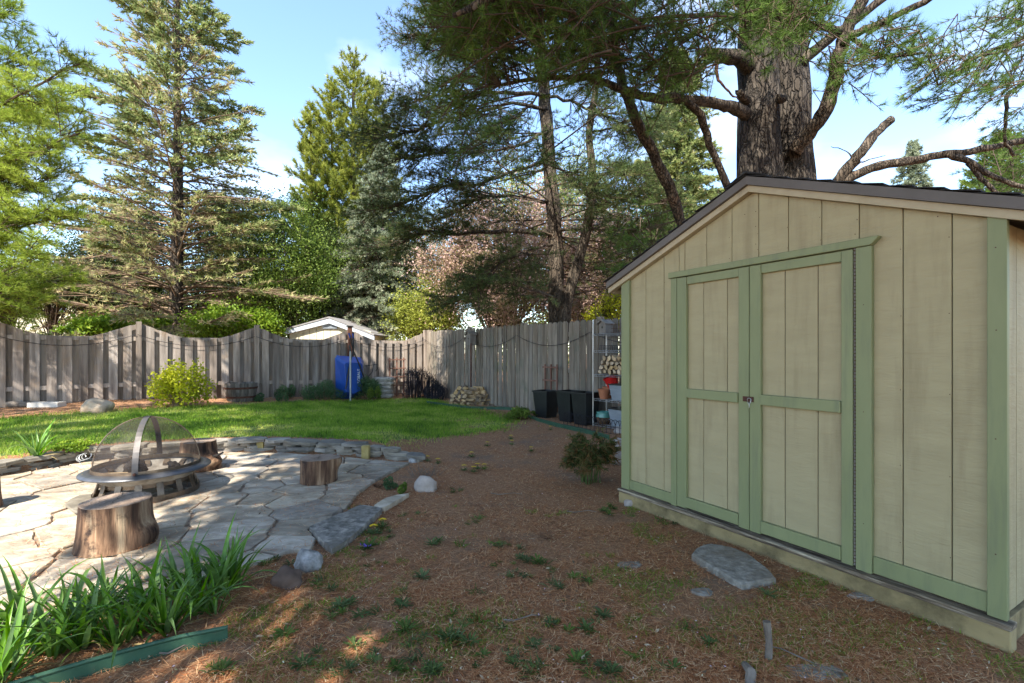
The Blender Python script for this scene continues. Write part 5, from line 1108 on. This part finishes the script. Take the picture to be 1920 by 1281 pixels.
# ------------------------------------------------------------------ weeds, dandelions, violets
def rosette(seed, m, r, tall):
    rr = np.random.default_rng(seed); b = MB()
    for k in range(m):
        a = k * 2.4 + rr.uniform(-.3, .3); l_ = r * rr.uniform(.55, 1.1); w = l_ * rr.uniform(.09, .16); el = rr.uniform(.08, tall); c, s_ = math.cos(a), math.sin(a); P_ = []
        for t, ww in ((0, .15), (.25, .7), (.4, .45), (.6, 1), (.75, .6), (.88, .8), (1, .02)):
            z = l_ * (math.sin(el) * t * 1.4 - .35 * t * t * math.sin(el)) + .012 + .002 * math.sin(k + t * 5); x = l_ * math.cos(el) * t
            P_.append([(x * c - w * ww * s_, x * s_ + w * ww * c, z + w * ww * .3), (x * c, x * s_, z), (x * c + w * ww * s_, x * s_ - w * ww * c, z + w * ww * .3)])
        for q0, q1 in zip(P_, P_[1:]): b.add(q0 + q1, [(0, 1, 4, 3), (1, 2, 5, 4)])
    me = b.mesh('weed'); me.materials.append(M_weedp); return me
M_weedp = mat('weed_leaf_green', [(.05, .085, .02), (.13, .19, .045)], scale=20, rough=.7, bump=0, trans=.3, rnd=.3)
ROS = [rosette(s_, 15 + 2 * s_, .075, .5 + .1 * (s_ % 3)) for s_ in range(7)]
def tuft_mesh(seed):
    g_ = np.random.default_rng(seed); n_ = 26; P_ = np.stack([g_.normal(size=n_) * .016, g_.normal(size=n_) * .016, np.zeros(n_)], 1); d_ = unit(g_.normal(size=(n_, 3)) * [.7, .7, .1] + [0, 0, .75]); l_ = g_.uniform(.025, .07, (n_, 1)); p_ = unit(np.cross(d_, g_.normal(size=(n_, 3)))) * .0022
    mid = P_ + d_ * l_ * .55; tip = mid + (d_ * [1.3, 1.3, .3]) * l_ * .5
    V_ = np.stack([P_ - p_, P_ + p_, mid + p_, mid - p_, tip], 1).reshape(-1, 3); i_ = np.arange(n_)[:, None] * 5
    me = npmesh('grass_tuft', V_, np.concatenate([i_ + [[0, 1, 2]], i_ + [[0, 2, 3]], i_ + [[3, 2, 4]]])); me.materials.append(M_weedp); return me
TUF = [tuft_mesh(s_) for s_ in range(5)]
random.seed(101)
wpx = [(760, 966), (783, 966), (898, 973), (847, 918), (730, 999), (709, 999), (709, 1058), (597, 1093), (779, 1087), (757, 1110), (890, 1112), (926, 1063), (1008, 1058), (976, 1050), (959, 1083), (1033, 1075), (1076, 1085), (1100, 1092), (1049, 1104), (1060, 1128), (638, 1140), (685, 1147), (746, 1145), (849, 1155), (881, 1171), (767, 1183), (795, 1194), (689, 1190), (638, 1237), (620, 1250), (744, 1257), (810, 1265), (873, 1230), (892, 1253), (1127, 1155), (1096, 1183), (1041, 1171), (1045, 1222), (1010, 1257), (959, 1245), (818, 1022), (928, 1022), (975, 1030), (523, 1193), (620, 1150), (417, 1262), (1145, 952), (1187, 970), (1236, 962), (1265, 985), (545, 1060), (490, 1060), (585, 1235), (665, 1215), (720, 1205), (660, 1255), (600, 1265), (840, 1200), (1440, 1120), (1130, 1255), (1240, 1255), (1330, 1210), (1080, 1245), (940, 1180), (560, 1150), (1290, 1180), (700, 1235), (780, 1240)]
for x, y in wpx:
    for j_ in range(random.choice((1, 2, 3, 4))):
        g = gp(x + random.uniform(-22, 22) * j_, y + random.uniform(-9, 9) * j_); s_ = random.uniform(.3, .85)
        if random.random() < .45:
            tag(link('grass_tuft', random.choice(TUF), loc=g, rot=(0, 0, random.uniform(0, 6.3)), scale=random.uniform(.5, 1.3)), 'thin tuft of grass blades in the pine straw', 'grass tuft', 'grass tufts in the pine straw'); continue
        tag(link('weed', random.choice(ROS), loc=g, rot=(0, 0, random.uniform(0, 6.3)), scale=s_), 'low green weed rosette sprouting from the pine straw', 'weed', 'weeds sprouting from the pine straw')
dpx = [(717, 991), (700, 1003), (888, 887), (895, 881), (908, 882), (884, 858), (914, 838), (958, 825), (960, 835), (821, 871), (801, 866), (996, 848), (1032, 807), (943, 801), (870, 884)]
fl = MB()
for k in range(22):
    a = k * 2.4; r_ = .002 + .012 * math.sqrt(k / 22); c = Vector((r_ * math.cos(a), r_ * math.sin(a), .006 - r_ * .25)); d = Vector((math.cos(a), math.sin(a), .3)) * .008; t_ = Vector((-math.sin(a), math.cos(a), 0)) * .003
    fl.add([c - t_, c + t_, c + d + t_, c + d - t_], [(0, 1, 2, 3)])
FLM = fl.mesh('flower'); FLM.materials.append(M_yellow); VLM = fl.mesh('flower'); VLM.materials.append(M_violet)
STM = MB().tube([(0, 0, 0), (.003, 0, .03), (0, 0, .06)], .0018, 4).mesh('stem'); STM.materials.append(M_weedp)
for x, y in dpx:
    e = empty('dandelion', gp(x, y), label='yellow dandelion flowering in the pine straw', cat='dandelion', group='dandelions beyond and beside the patio corner')
    link('leaves', random.choice(ROS), parent=e, rot=(0, 0, random.uniform(0, 6)), scale=.8); link('stem', STM, parent=e); link('flower', FLM, parent=e, loc=(0, 0, .062), scale=1.5)
e = empty('violet_plant', gp(689, 1032), label='small violet plant with purple flowers beside the lichened patio slab', cat='violet')
link('leaves', ROS[5], parent=e, scale=1.1); link('leaves', ROS[2], parent=e, rot=(0, 0, 1), scale=1.0)
for k in range(5): link('flower', VLM, parent=e, loc=(random.uniform(-.06, .06), random.uniform(-.04, .04), random.uniform(.03, .045)), rot=(random.uniform(-.5, .9), 0, 0), scale=.5)

# ------------------------------------------------------------------ shrubs and bushes in the beds
def mound(name, px0, px1, ptop, pbase, fm, n, sz, lab, ct='shrub', asp=.6, stems=24, lumps=9, dY=0, up=.5, sol=.75):
    g = gp((px0 + px1) / 2, pbase); Y = g.y + dY; g = Vector(((px0 + px1) / 2 / 1 - CX, 0, 0)); gx_ = ((px0 + px1) / 2 - CX) / F * Y; gz_ = H(gx_, Y); w = (px1 - px0) / 2 * Y / F; h = CAMH + (HY - ptop) / F * Y - gz_
    e = empty(name, (gx_, Y, gz_), label=lab, cat=ct); A = []; B = []; RA = []; C = []; Rr = []
    for k in range(lumps):
        u_ = rng.uniform(-1, 1); v_ = rng.uniform(-1, 1); zc = h * rng.uniform(.35, .75) * (1 - .45 * u_ * u_); C.append((u_ * w * .6, v_ * w * .5, zc)); Rr.append((w * rng.uniform(.3, .48), min(h * .38, zc)))
    P_ = []; T = []
    for c, (rx, rz) in zip(C, Rr):
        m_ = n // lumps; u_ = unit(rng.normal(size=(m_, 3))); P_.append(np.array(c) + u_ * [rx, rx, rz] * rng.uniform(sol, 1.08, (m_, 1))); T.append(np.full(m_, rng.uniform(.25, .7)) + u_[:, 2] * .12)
        for j_ in range(max(1, stems // lumps)): A.append((c[0] * .25, c[1] * .25, 0)); B.append(np.array(c) + rng.normal(size=3) * .3 * rx); RA.append(.006)
    P_ = np.concatenate(P_); T = np.concatenate(T); k = P_[:, 2] > .01; V, Fc, T_ = leaves(P_[k], sz, np.clip(T[k], 0, 1), up, asp)
    q_ = segs(A, B, RA, .003, 4); link('stems', npmesh('stems', *q_), M_drytwig, e); link('foliage', npmesh('foliage', V, Fc, T_), fm, e); return e
rng = np.random.default_rng(111)
ybush = mound('golden_bush', 283, 400, 672, 764, M_gold, 3000, .07, 'bright yellow-green bush standing against the board fence', 'bush', lumps=15, sol=.35, stems=60)
mound('catmint_mound', 568, 642, 715, 750, M_sage, 5000, .035, 'rounded sage-green catmint mound left of the blue wheelbarrow', lumps=10)
mound('catmint_mound', 516, 560, 724, 749, M_sage, 2200, .035, 'small loose sage-green mound between the barrel planter and the larger mound', lumps=6)
mound('catmint_mound', 518, 541, 738, 754, M_sage, 900, .03, 'low tuft at the foot of the small sage-green mound', lumps=4)
mound('leafy_shrub', 660, 716, 706, 749, M_sage, 3800, .045, 'upright loose green shrub right of the metal pole', lumps=10, sol=.45)
mound('leafy_shrub', 686, 716, 722, 752, M_green, 1500, .04, 'small leafy green shrub in front of the stacked bags', lumps=5, sol=.5)
mound('catmint_mound', 468, 500, 738, 753, M_sage, 900, .035, 'tiny green tuft against the right side of the barrel planter', lumps=4)
mound('ground_ivy', 945, 1000, 764, 786, M_green, 1500, .05, 'low green leafy patch at the start of the curved edging', 'plant', lumps=7, sol=.3)
mound('ground_ivy', 985, 1022, 772, 782, M_green, 500, .04, 'low green leafy patch at the foot of the single black bin', 'plant', lumps=4, sol=.3)
mound('sedum_plant', 715, 745, 895, 918, M_sage, 700, .022, 'grey-green sedum tuft on the patio edge left of the leafy one', 'plant', lumps=4)
mound('sedum_plant', 742, 768, 904, 926, M_green, 600, .024, 'mid-green leafy tuft right beside the pale rock', 'plant', lumps=4)
mound('ground_ivy', 90, 190, 826, 850, M_lime, 1600, .04, 'lush low clover patch on the lawn edge behind the low wall', 'plant', lumps=12, sol=.2)
# bronze-leaved bush by the shed: narrow drooping leaflets on thin upright canes
g = gp(1108, 905); e = empty('bronze_leaved_bush', g, label='bronze-green bush of narrow drooping leaves in front of the shed corner', cat='bush')
P = []; D = []; A = []; B = []; RA = []
for k in range(34):
    a = rng.uniform(0, 6.28); r_ = rng.uniform(.02, .1); top = np.array([math.cos(a) * rng.uniform(.05, .2), math.sin(a) * rng.uniform(.05, .2), rng.uniform(.25, .5)]); s_ = np.array([math.cos(a) * r_, math.sin(a) * r_, 0]); A.append(s_); B.append(top); RA.append(.0045)
    for j_ in range(7):
        d = np.array([math.cos(a) + rng.normal() * .9, math.sin(a) + rng.normal() * .9, rng.uniform(-.5, .35)]); d /= np.linalg.norm(d); e_ = top - [0, 0, rng.uniform(0, .16)] ; t_ = e_ + d * rng.uniform(.06, .15); A.append(e_); B.append(t_); RA.append(.002)
        for u_ in (.4, .7, 1): P.append(e_ + (t_ - e_) * u_); D.append(d + [0, 0, -.35])
V, Fc, T_ = needles(P, D, 6, .075, .013, .6); link('foliage', npmesh('foliage', V, Fc, T_), M_nandina, e); q_ = segs(A, B, RA, .0025, 4); link('stems', npmesh('stems', *q_), M_weedp, e)
g = gp(790, 893); A = []; B = []
for k in range(60): s_ = np.array([rng.uniform(-.12, .2), rng.uniform(-.08, .08), 0]); A.append(s_); B.append(s_ + [rng.normal() * .07, rng.normal() * .05, rng.uniform(.04, .17)])
q_ = segs(A, B, .0018, .001, 3); o = link('dry_stems', npmesh('dry_stems', *q_), M_stick, loc=g); tag(o, 'tuft of dry dead stems standing behind the pale rock', 'dead plant')

# ------------------------------------------------------------------ barrel planter
g = gp(452, 752); e = empty('barrel_planter', g, label='half wine barrel planter against the board fence', cat='planter'); NB = 22; r0, r1, hh = .27, .335, .42
for k in range(NB):
    b = MB(); a0 = 2 * math.pi * k / NB + .012; a1 = 2 * math.pi * (k + 1) / NB - .012
    q = [(0, r0), (.22, (r0 + r1) / 2 + .02), (hh + random.uniform(-.01, .005), r1)]
    for z, r_ in q:
        for rr in (r_, r_ - .025):
            for a in (a0, a1): b.v.append((math.cos(a) * rr, math.sin(a) * rr, z))
    for i in range(2):
        o = i * 4; b.f += [(o, o + 1, o + 5, o + 4), (o + 3, o + 2, o + 6, o + 7), (o + 2, o, o + 4, o + 6), (o + 1, o + 3, o + 7, o + 5)]
    b.f += [(8, 9, 11, 10)]; b.build('stave', M_barrel, e)
for z, r_ in ((.08, .30), (.285, .335)): MB().lathe([(r_, z), (r_ + .014, z + .045), (r_ + .01, z + .045), (r_ - .01, z)], 32).build('band', M_rust, e)
MB().lathe([(.0, .37), (.29, .37)], 24).build('soil', M_soil, e)

# ------------------------------------------------------------------ blue wheelbarrow stood on its nose
g = gp(664, 745); Y = 12.5; gx_ = (664 - CX) / F * Y; wb = empty('wheelbarrow', (gx_, Y, H(gx_, Y)), .7, label='blue wheelbarrow stood on its nose against the board fence', cat='wheelbarrow')
o3 = [(-.36, .3, .06), (.0, .3, -.0), (.36, .3, .12), (.38, .3, 1.0), (.3, .3, 1.1), (-.33, .3, 1.16), (-.38, .3, 1.08)]
i3 = [(-.2, .02, .22), (.0, .02, .16), (.22, .02, .24), (.24, .02, .9), (.2, .02, .96), (-.2, .02, .98), (-.24, .02, .92)]
b = MB(); n = 7; ov = [(x * 1.0, y, z) for x, y, z in o3]; b.v = ov + i3 + [(x * .97, y, .58 + (z - .58) * .97) for x, y, z in o3]
b.f = [(i, (i + 1) % n, n + (i + 1) % n, n + i) for i in range(n)] + [tuple(n + i for i in range(n))] + [(i, (i + 1) % n, 2 * n + (i + 1) % n, 2 * n + i) for i in range(n)]
tray = b.build('tray', M_blue, wb); md = tray.modifiers.new('b', 'BEVEL'); md.width = .03; md.segments = 3
MB().tube([(.32, .28, .95)] + [(x, y, z) for x, y, z in [(-.35, .28, 1.12)]], .014, 8).build('tray_rim', M_blue, wb)
for pts in ([(-.1, .0, 1.62), (-.02, .02, 1.3), (.14, -.02, .9), (.3, -.04, .45), (.34, -.02, .3)], [(.02, .1, 1.62), (.0, .06, 1.3), (-.14, -.02, .85), (-.24, -.04, .3)]): MB().tube(pts, .018, 8).build('handle_tube', M_black, wb)
for a, c in (((-.1, .0, 1.62), (-.14, 0, 1.74)), ((.02, .1, 1.62), (-.0, .1, 1.74))): MB().tube([a, c], .022, 8).build('grip', M_blue, wb)
MB().tube([(.26, -.02, .88), (.4, -.08, .9), (.58, -.08, .92), (.6, -.08, .8), (.56, -.06, .74)], .009, 6).build('stand_leg', M_blackwire, wb)
MB().tube([(.28, -.02, .5), (.46, -.08, .72), (.52, -.08, 1.0)], .009, 6).build('stand_leg', M_blackwire, wb)
tcu = bpy.data.curves.new('lettering', 'FONT'); tcu.body = 'KOBALT'; tcu.size = .1; tcu.extrude = .002; tcu.align_x = 'CENTER'; tcu.align_y = 'CENTER'; tcu.materials.append(M_white)
to = bpy.data.objects.new('lettering_curve', tcu); col.objects.link(to); bpy.context.view_layer.update(); tme = bpy.data.meshes.new_from_object(to); bpy.data.objects.remove(to); tme.name = 'lettering'
if not tme.materials: tme.materials.append(M_white)
link('lettering', tme, parent=wb, loc=(.13, .012, .62), rot=(R(90), R(-90), 0))
Y = 12.1; gx_ = (657 - CX) / F * Y; z0 = H(gx_, Y); e = empty('garden_pole', (gx_, Y, z0), label='thin galvanised pole standing upright in front of the wheelbarrow', cat='pole'); MB().tube([(0, 0, -.02), (0, 0, 1.28)], .021, 10).build('tube', M_pole, e); MB().tube([(0, 0, 1.27), (0, 0, 1.33), (-.03, 0, 1.42)], .024, 8).build('end_cap', M_black, e)
# stacked bags, trellises, wire bundle
Y = 13.2; gx_ = (719 - CX) / F * Y
for k in range(5):
    b = MB(); w, d_, h_ = .29 + random.uniform(-.03, .02), .18, .055
    for i, z in enumerate((-h_, -h_ * .5, h_ * .5, h_)):
        s_ = (.9, 1, 1, .9)[i]; b.v += [(math.copysign(abs(math.cos(a)) ** .5, math.cos(a)) * w * s_, math.copysign(abs(math.sin(a)) ** .5, math.sin(a)) * d_ * s_, z) for a in np.linspace(0, 2 * math.pi, 21)[:-1]]
    for i in range(3): b.f += [(i * 20 + q, i * 20 + (q + 1) % 20, i * 20 + 20 + (q + 1) % 20, i * 20 + 20 + q) for q in range(20)]
    b.f.append(tuple(60 + q for q in range(20)))
    o = b.build('stone_bag', M_bag, smooth=True); o.location = (gx_ + random.uniform(-.02, .02), Y, H(gx_, Y) + .06 + k * .112); tag(o, ('full bag at the bottom of the stack right of the green shrub', 'second bag from the bottom of the stack', 'middle bag of the stack of five', 'second bag from the top of the stack', 'top bag of the stack beside the trellis')[k], 'bag', 'stacked bags by the board fence')
def trellis(name, c, ang, w, h, nx_, ny_, lab, z0=0):
    e = empty(name, c, ang, label=lab, cat='trellis')
    for i in range(nx_): x = -w / 2 + w * i / (nx_ - 1); MB().box((x - .017, -.012, z0), (x + .017, .012, h)).build('upright', M_redwood, e)
    for j in range(ny_): z = z0 + .1 + (h - z0 - .16) * j / (ny_ - 1); MB().box((-w / 2 - .05, -.03, z - .016), (w / 2 + .05, -.013, z + .016)).build('crossbar', M_redwood, e)
trellis('trellis', ((744 - CX) / F * 13.62, 13.62, .06), fa + math.pi, .42, 1.13, 3, 5, 'reddish wooden trellis leaning on the board fence beside the bags')
trellis('trellis', ((1033 - CX) / F * 9.7, 9.7, .05), rf_a, .36, 1.05, 3, 4, 'reddish wooden trellis on the picket fence behind the single black bin', .1)
e = empty('wire_fencing_bundle', (-2.75, 13.2, 0), label='dark bundle of folded wire garden fencing heaped in the fence corner', cat='wire fencing')
for k in range(80):
    t = k / 79; x = -.15 + 1.0 * t; h = (.92 - .5 * max(0, t - .45) / .55) * random.uniform(.9, 1.03); w = random.uniform(.05, .12); y = random.uniform(-.12, .18) - .55 * max(0, t - .5)
    lean = random.uniform(-.08, .12)
    MB().tube([(x - w, y, 0), (x - w + lean * .5, y, h * .8), (x + lean, y, h), (x + w + lean * .5, y, h * .8), (x + w, y, 0)], .0065, 4).build('wire_hoop', M_blackwire, e)
for k in range(26):
    z = .03 + .032 * k; MB().tube([(-.2, random.uniform(-.1, .1), z), (.2, random.uniform(-.15, .1), z + random.uniform(-.05, .05)), (.6 - .02 * k, random.uniform(-.3, 0), z * random.uniform(.6, .95))], .005, 4).build('cross_wire', M_blackwire, e)
for k in range(26):
    r_ = random.uniform(.1, .27); cx_, cy_ = .66 + random.uniform(-.05, .08), -.25 + random.uniform(-.1, .1); tz = random.uniform(.12, .3)
    MB().tube([(cx_ + r_ * math.cos(a), cy_ + random.uniform(-.01, .01) + .1 * math.sin(a), tz + r_ * .9 * math.sin(a) + .05) for a in np.linspace(0, 6.28, 14)], .0055, 4).build('wire_coil', M_blackwire, e)

# ------------------------------------------------------------------ firewood piles
random.seed(121)
def pile(rows, origin, ang_fn, group, lab, z0):
    for r_, (n_, x0, dx_) in enumerate(rows):
        for i in range(n_):
            x = x0 + i * dx_ + random.uniform(-.01, .01); a, yo = ang_fn(i / max(1, n_ - 1), r_)
            tag(link('firewood', random.choice(LOGM), loc=(origin[0] + x, origin[1] + yo, z0 + .055 + r_ * .093), rot=(random.uniform(0, 6.3), random.uniform(-.04, .04), a), scale=random.uniform(.85, 1.02)), lab, 'firewood', group)
pile([(8, -.48, .135), (7, -.45, .14), (6, -.42, .14), (5, -.36, .15), (4, -.28, .16)], ((882 - CX) / F * 11.9, 11.9), lambda t, r_: (R(95) if t < .45 else R(-38 + random.uniform(-8, 8)), random.uniform(-.04, .04) - (.12 if t > .45 else 0)), 'logs heaped in the pile on the lawn edge', 'split firewood log in the low pile by the picket fence', 0.03)
for x, y in ((930, 760), (938, 764), (920, 763), (912, 768)): tag(link('wood_chunk', LOGM[random.randrange(9)], loc=gp(x, y, .02), rot=(random.uniform(0, 6), 0, random.uniform(0, 6)), scale=.35), 'small pale wood offcut lying beside the firewood pile', 'wood offcut', 'offcuts beside the firewood pile')

# ------------------------------------------------------------------ bins, wire shelf and what stands on it
def bin_(name, px, Y, w, h, ang, lab):
    x = (px - CX) / F * Y; e = empty(name, (x, Y, H(x, Y)), ang, label=lab, cat='bin', group='black bins by the picket fence'); b = MB(); q = []
    for s_, z in ((.38, 0), (.5, h)): q += [(-w * s_, -w * s_, z), (w * s_, -w * s_, z), (w * s_, w * s_, z), (-w * s_, w * s_, z)]
    q += [(p[0] * .93, p[1] * .93, p[2]) for p in q[4:]] + [(p[0] * .9, p[1] * .9, .02) for p in q[:4]]
    b.add(q, [(i, (i + 1) % 4, 4 + (i + 1) % 4, 4 + i) for i in range(4)] + [(8 + i, 8 + (i + 1) % 4, 12 + (i + 1) % 4, 12 + i) for i in range(4)] + [(4 + i, 4 + (i + 1) % 4, 8 + (i + 1) % 4, 8 + i) for i in range(4)] + [(3, 2, 1, 0), (12, 13, 14, 15)])
    o = b.build('tub', M_black, e); md = o.modifiers.new('b', 'BEVEL'); md.width = .02; md.segments = 2
    b = MB(); s_ = w * .5 + .012
    for p0, p1 in (((-s_, -s_), (s_, -s_ + .025)), ((-s_, s_ - .025), (s_, s_)), ((-s_, -s_ + .026), (-s_ + .025, s_ - .026)), ((s_ - .025, -s_ + .026), (s_, s_ - .026))): b.box((*p0, h - .02), (*p1, h + .012))
    b.build('rolled_lip', M_black, e)
bin_('black_bin', 1024, 9.5, .38, .52, rf_a + .1, 'single tapered black plastic bin in front of the trellis')
bin_('black_bin', 1069, 8.95, .37, .56, rf_a, 'left one of the two touching black bins')
bin_('black_bin', 1098, 8.55, .37, .56, rf_a, 'right one of the two touching black bins beside the wire shelf')
SH0 = Vector((1.41, 8.347, .05)); shf = empty('wire_shelf', SH0, rf_a, label='tall chrome wire shelving unit tucked between the fence and the shed', cat='shelf')
sw, sd_ = 1.2, .34
for x in (0, sw):
    for y in (0, sd_): MB().tube([(x, y, 0), (x, y, 1.86)], .013, 8).build('post', M_wire, shf)
LEV = [.06, .49, .91, 1.32, 1.61]
for z in LEV:
    b = MB()
    for y in (0, sd_):
        for dz in (0, -.03): b.tube([(.01, y, z + dz), (sw - .01, y, z + dz)], .004, 5)
        n = 24; b.tube([(.01 + (sw - .02) * i / n, y, z - (.03 if i % 2 else 0)) for i in range(n + 1)], .003, 4)
    for x in (0.01, sw - .01): b.tube([(x, 0, z), (x, sd_, z)], .004, 5)
    for i in range(1, 30): b.tube([(sw * i / 30, 0, z + .003), (sw * i / 30, sd_, z + .003)], .0022, 3)
    o = b.build('shelf_tier', M_wire, shf)
dirx = Vector((.6, -.8, 0)); diry = Vector((.8, .6, 0))
def shp(s_, d_, lvl): return SH0 + dirx * s_ + diry * d_ + Vector((0, 0, LEV[lvl] + .006))
for r_, n_ in enumerate((6, 6, 5, 4)):
    for i in range(n_):
        p = shp(.16 + r_ * .03 + i * .105, .16, 2) + Vector((0, 0, .05 + r_ * .075))
        tag(link('firewood', random.choice(LOGM), loc=p, rot=(random.uniform(0, 6.3), 0, rf_a + math.pi / 2 + random.uniform(-.06, .06)), scale=(.8, .78, .78)), 'pale split log stacked on the middle tier of the wire shelf', 'firewood', 'logs on the wire shelf')
def pot(name, p, r0, r1, h, m, lab, ct, rimh=.03, tilt=0, m2=None):
    e = empty(name, p, label=lab, cat=ct); e.rotation_euler = (0, tilt, 0)
    MB().lathe([(0, .004), (r0, .004), (r0, 0), (r1, h - rimh), (r1 - .008, h - rimh), (r0 - .01, .012), (0, .012)], 24).build('body', m, e, smooth=False)
    MB().lathe([(r1 + .006, h - rimh), (r1 + .009, h), (r1 - .006, h), (r1 - .008, h - rimh), (r1 + .006, h - rimh)], 24).build('rim', m2 or m, e); return e
pot('terracotta_pot', shp(.20, .06, 1), .07, .1, .17, M_terra, 'rimmed terracotta pot at the front of the lower shelf tier', 'pot')
pot('terracotta_pot', shp(.13, .22, 1), .07, .085, .2, M_terra, 'taller terracotta pot behind the rimmed one on the shelf', 'pot', .01)
pot('red_bucket', shp(.27, .25, 1) + Vector((0, 0, .15)), .08, .12, .24, M_red, 'tilted red plastic bucket above the terracotta pots', 'bucket', tilt=-.35)
def tub(p, w, d_, h, lab, tilt=0):
    e = empty('storage_tub', p, rf_a, label=lab, cat='tub'); b = MB(); q = []
    for s_, z in ((.8, 0), (1, h)): q += [(0 + w * .5 * (1 - s_), d_ * .5 * (1 - s_), z), (w - w * .5 * (1 - s_), d_ * .5 * (1 - s_), z), (w - w * .5 * (1 - s_), d_ - d_ * .5 * (1 - s_), z), (w * .5 * (1 - s_), d_ - d_ * .5 * (1 - s_), z)]
    b.add(q, [(i, (i + 1) % 4, 4 + (i + 1) % 4, 4 + i) for i in range(4)] + [(3, 2, 1, 0), (4, 5, 6, 7)]); b.build('body', M_tub, e)
    for z in (.35, .68): MB().box((.012, -.012 + .02, h * z), (w - .012, .02, h * z + .012)).build('rib', M_tub, e)
    MB().box((-.01, -.012, h - .0), (w + .01, d_ + .01, h + .02)).build('lip', M_black, e)
tub(shp(.36, .0, 1), .42, .3, .25, 'blue-grey plastic tub on the lower shelf tier beside the pots')
tub(shp(.36, -.02, 0), .45, .32, .28, 'larger blue-grey tub on the bottom shelf tier beside the glazed pot')
e = empty('glazed_pot', shp(.19, .06, 0), label='round teal and brown glazed pot on the bottom shelf tier', cat='pot')
MB().lathe([(0, 0), (.085, 0), (.12, .06), (.132, .12)], 28).build('lower_glaze', M_glaze2, e, smooth=True); MB().lathe([(.1325, .1205), (.13, .16), (.118, .19), (.128, .21), (.118, .21), (.105, .18)], 28).build('upper_glaze', M_glaze, e, smooth=True)
b = MB(); p = shp(.1, .05, 3)
for k in range(9): b.tube([(.05 * k, 0, 0), (.05 * k, 0, .08), (.05 * k, .22, .08), (.05 * k, .22, 0)], .003, 4)
for z in (.0, .04, .08): b.tube([(0, 0, z), (.4, 0, z), (.4, .22, z), (0, .22, z), (0, 0, z)], .0035, 4)
o = b.build('wire_basket', M_blackwire); o.location = p; o.rotation_euler = (0, 0, rf_a); tag(o, 'low black wire basket on the upper tier of the shelf', 'basket')
def birdhouse(name, p, ang, w, h, lab, mt=M_box):
    e = empty(name, p, ang, label=lab, cat='birdhouse')
    MB().prism([(-w / 2, 0), (w / 2, 0), (w / 2, h * .7), (0, h * .92), (-w / 2, h * .7)], 0, w).build('box', mt, e)
    for s_ in (-1, 1): MB().prism([(0, h * .935), (s_ * (w / 2 + .03), h * .68), (s_ * (w / 2 + .03), h * .76), (0, h * 1.02)], -.04, w + .02).build('roof_board', mt, e)
    MB().tube([(0, -.003, h * .45), (0, .002, h * .45)], w * .13, 12).build('entrance_hole', M_dark, e)
birdhouse('birdhouse', shp(.14, .08, 4), rf_a - .1, .16, .24, 'weathered grey birdhouse standing on top of the wire shelf')
b = MB(); 
for k in range(7): b.tube([(.06 * k, 0, 0), (.06 * k, 0, .15)], .003, 4)
for z in (.01, .08, .15): b.tube([(0, 0, z), (.36, 0, z)], .0035, 4)
o = b.build('wire_rack', M_rust); o.location = shp(.32, .1, 4); o.rotation_euler = (0, 0, rf_a); tag(o, 'rusty wire rack beside the birdhouse on the shelf top', 'rack')
# box and stake on the picket fence
Yb = 11.95; p = Vector(((878 - CX) / F * Yb, Yb, 1.52)); birdhouse('birdhouse', p, rf_a, .17, .36, 'flat grey nesting box mounted near the top of the picket fence')
tag(MB().box((p.x + .06, p.y - .12, 0), (p.x + .09, p.y - .09, 1.56)).build('rusty_stake', M_rust), 'rusty upright stake under the nesting box on the picket fence', 'stake')
# hooped wire border
e = empty('wire_border', (.93, 8.4, 0), label='low black hooped wire border fence in front of the bins and shelf', cat='wire border'); a0 = Vector((.9, 8.35, .03)); a1 = Vector((1.72, 7.35, 0)); n = 15
for k in range(n):
    p = a0.lerp(a1, k / n); q = a0.lerp(a1, (k + 2) / n); m_ = (p + q) / 2; hh = .2
    MB().tube([p, p + Vector((0, 0, hh)), p.lerp(m_, .3) + Vector((0, 0, hh + .06)), m_ + Vector((0, 0, hh + .085)), q.lerp(m_, .3) + Vector((0, 0, hh + .06)), q + Vector((0, 0, hh)), q], .0045, 5).build('hoop', M_blackwire, e, world=True)
for z in (.06, .17): MB().tube([a0 + Vector((0, 0, z)), a1 + Vector((0, 0, z))], .004, 4).build('cross_wire', M_blackwire, e, world=True)
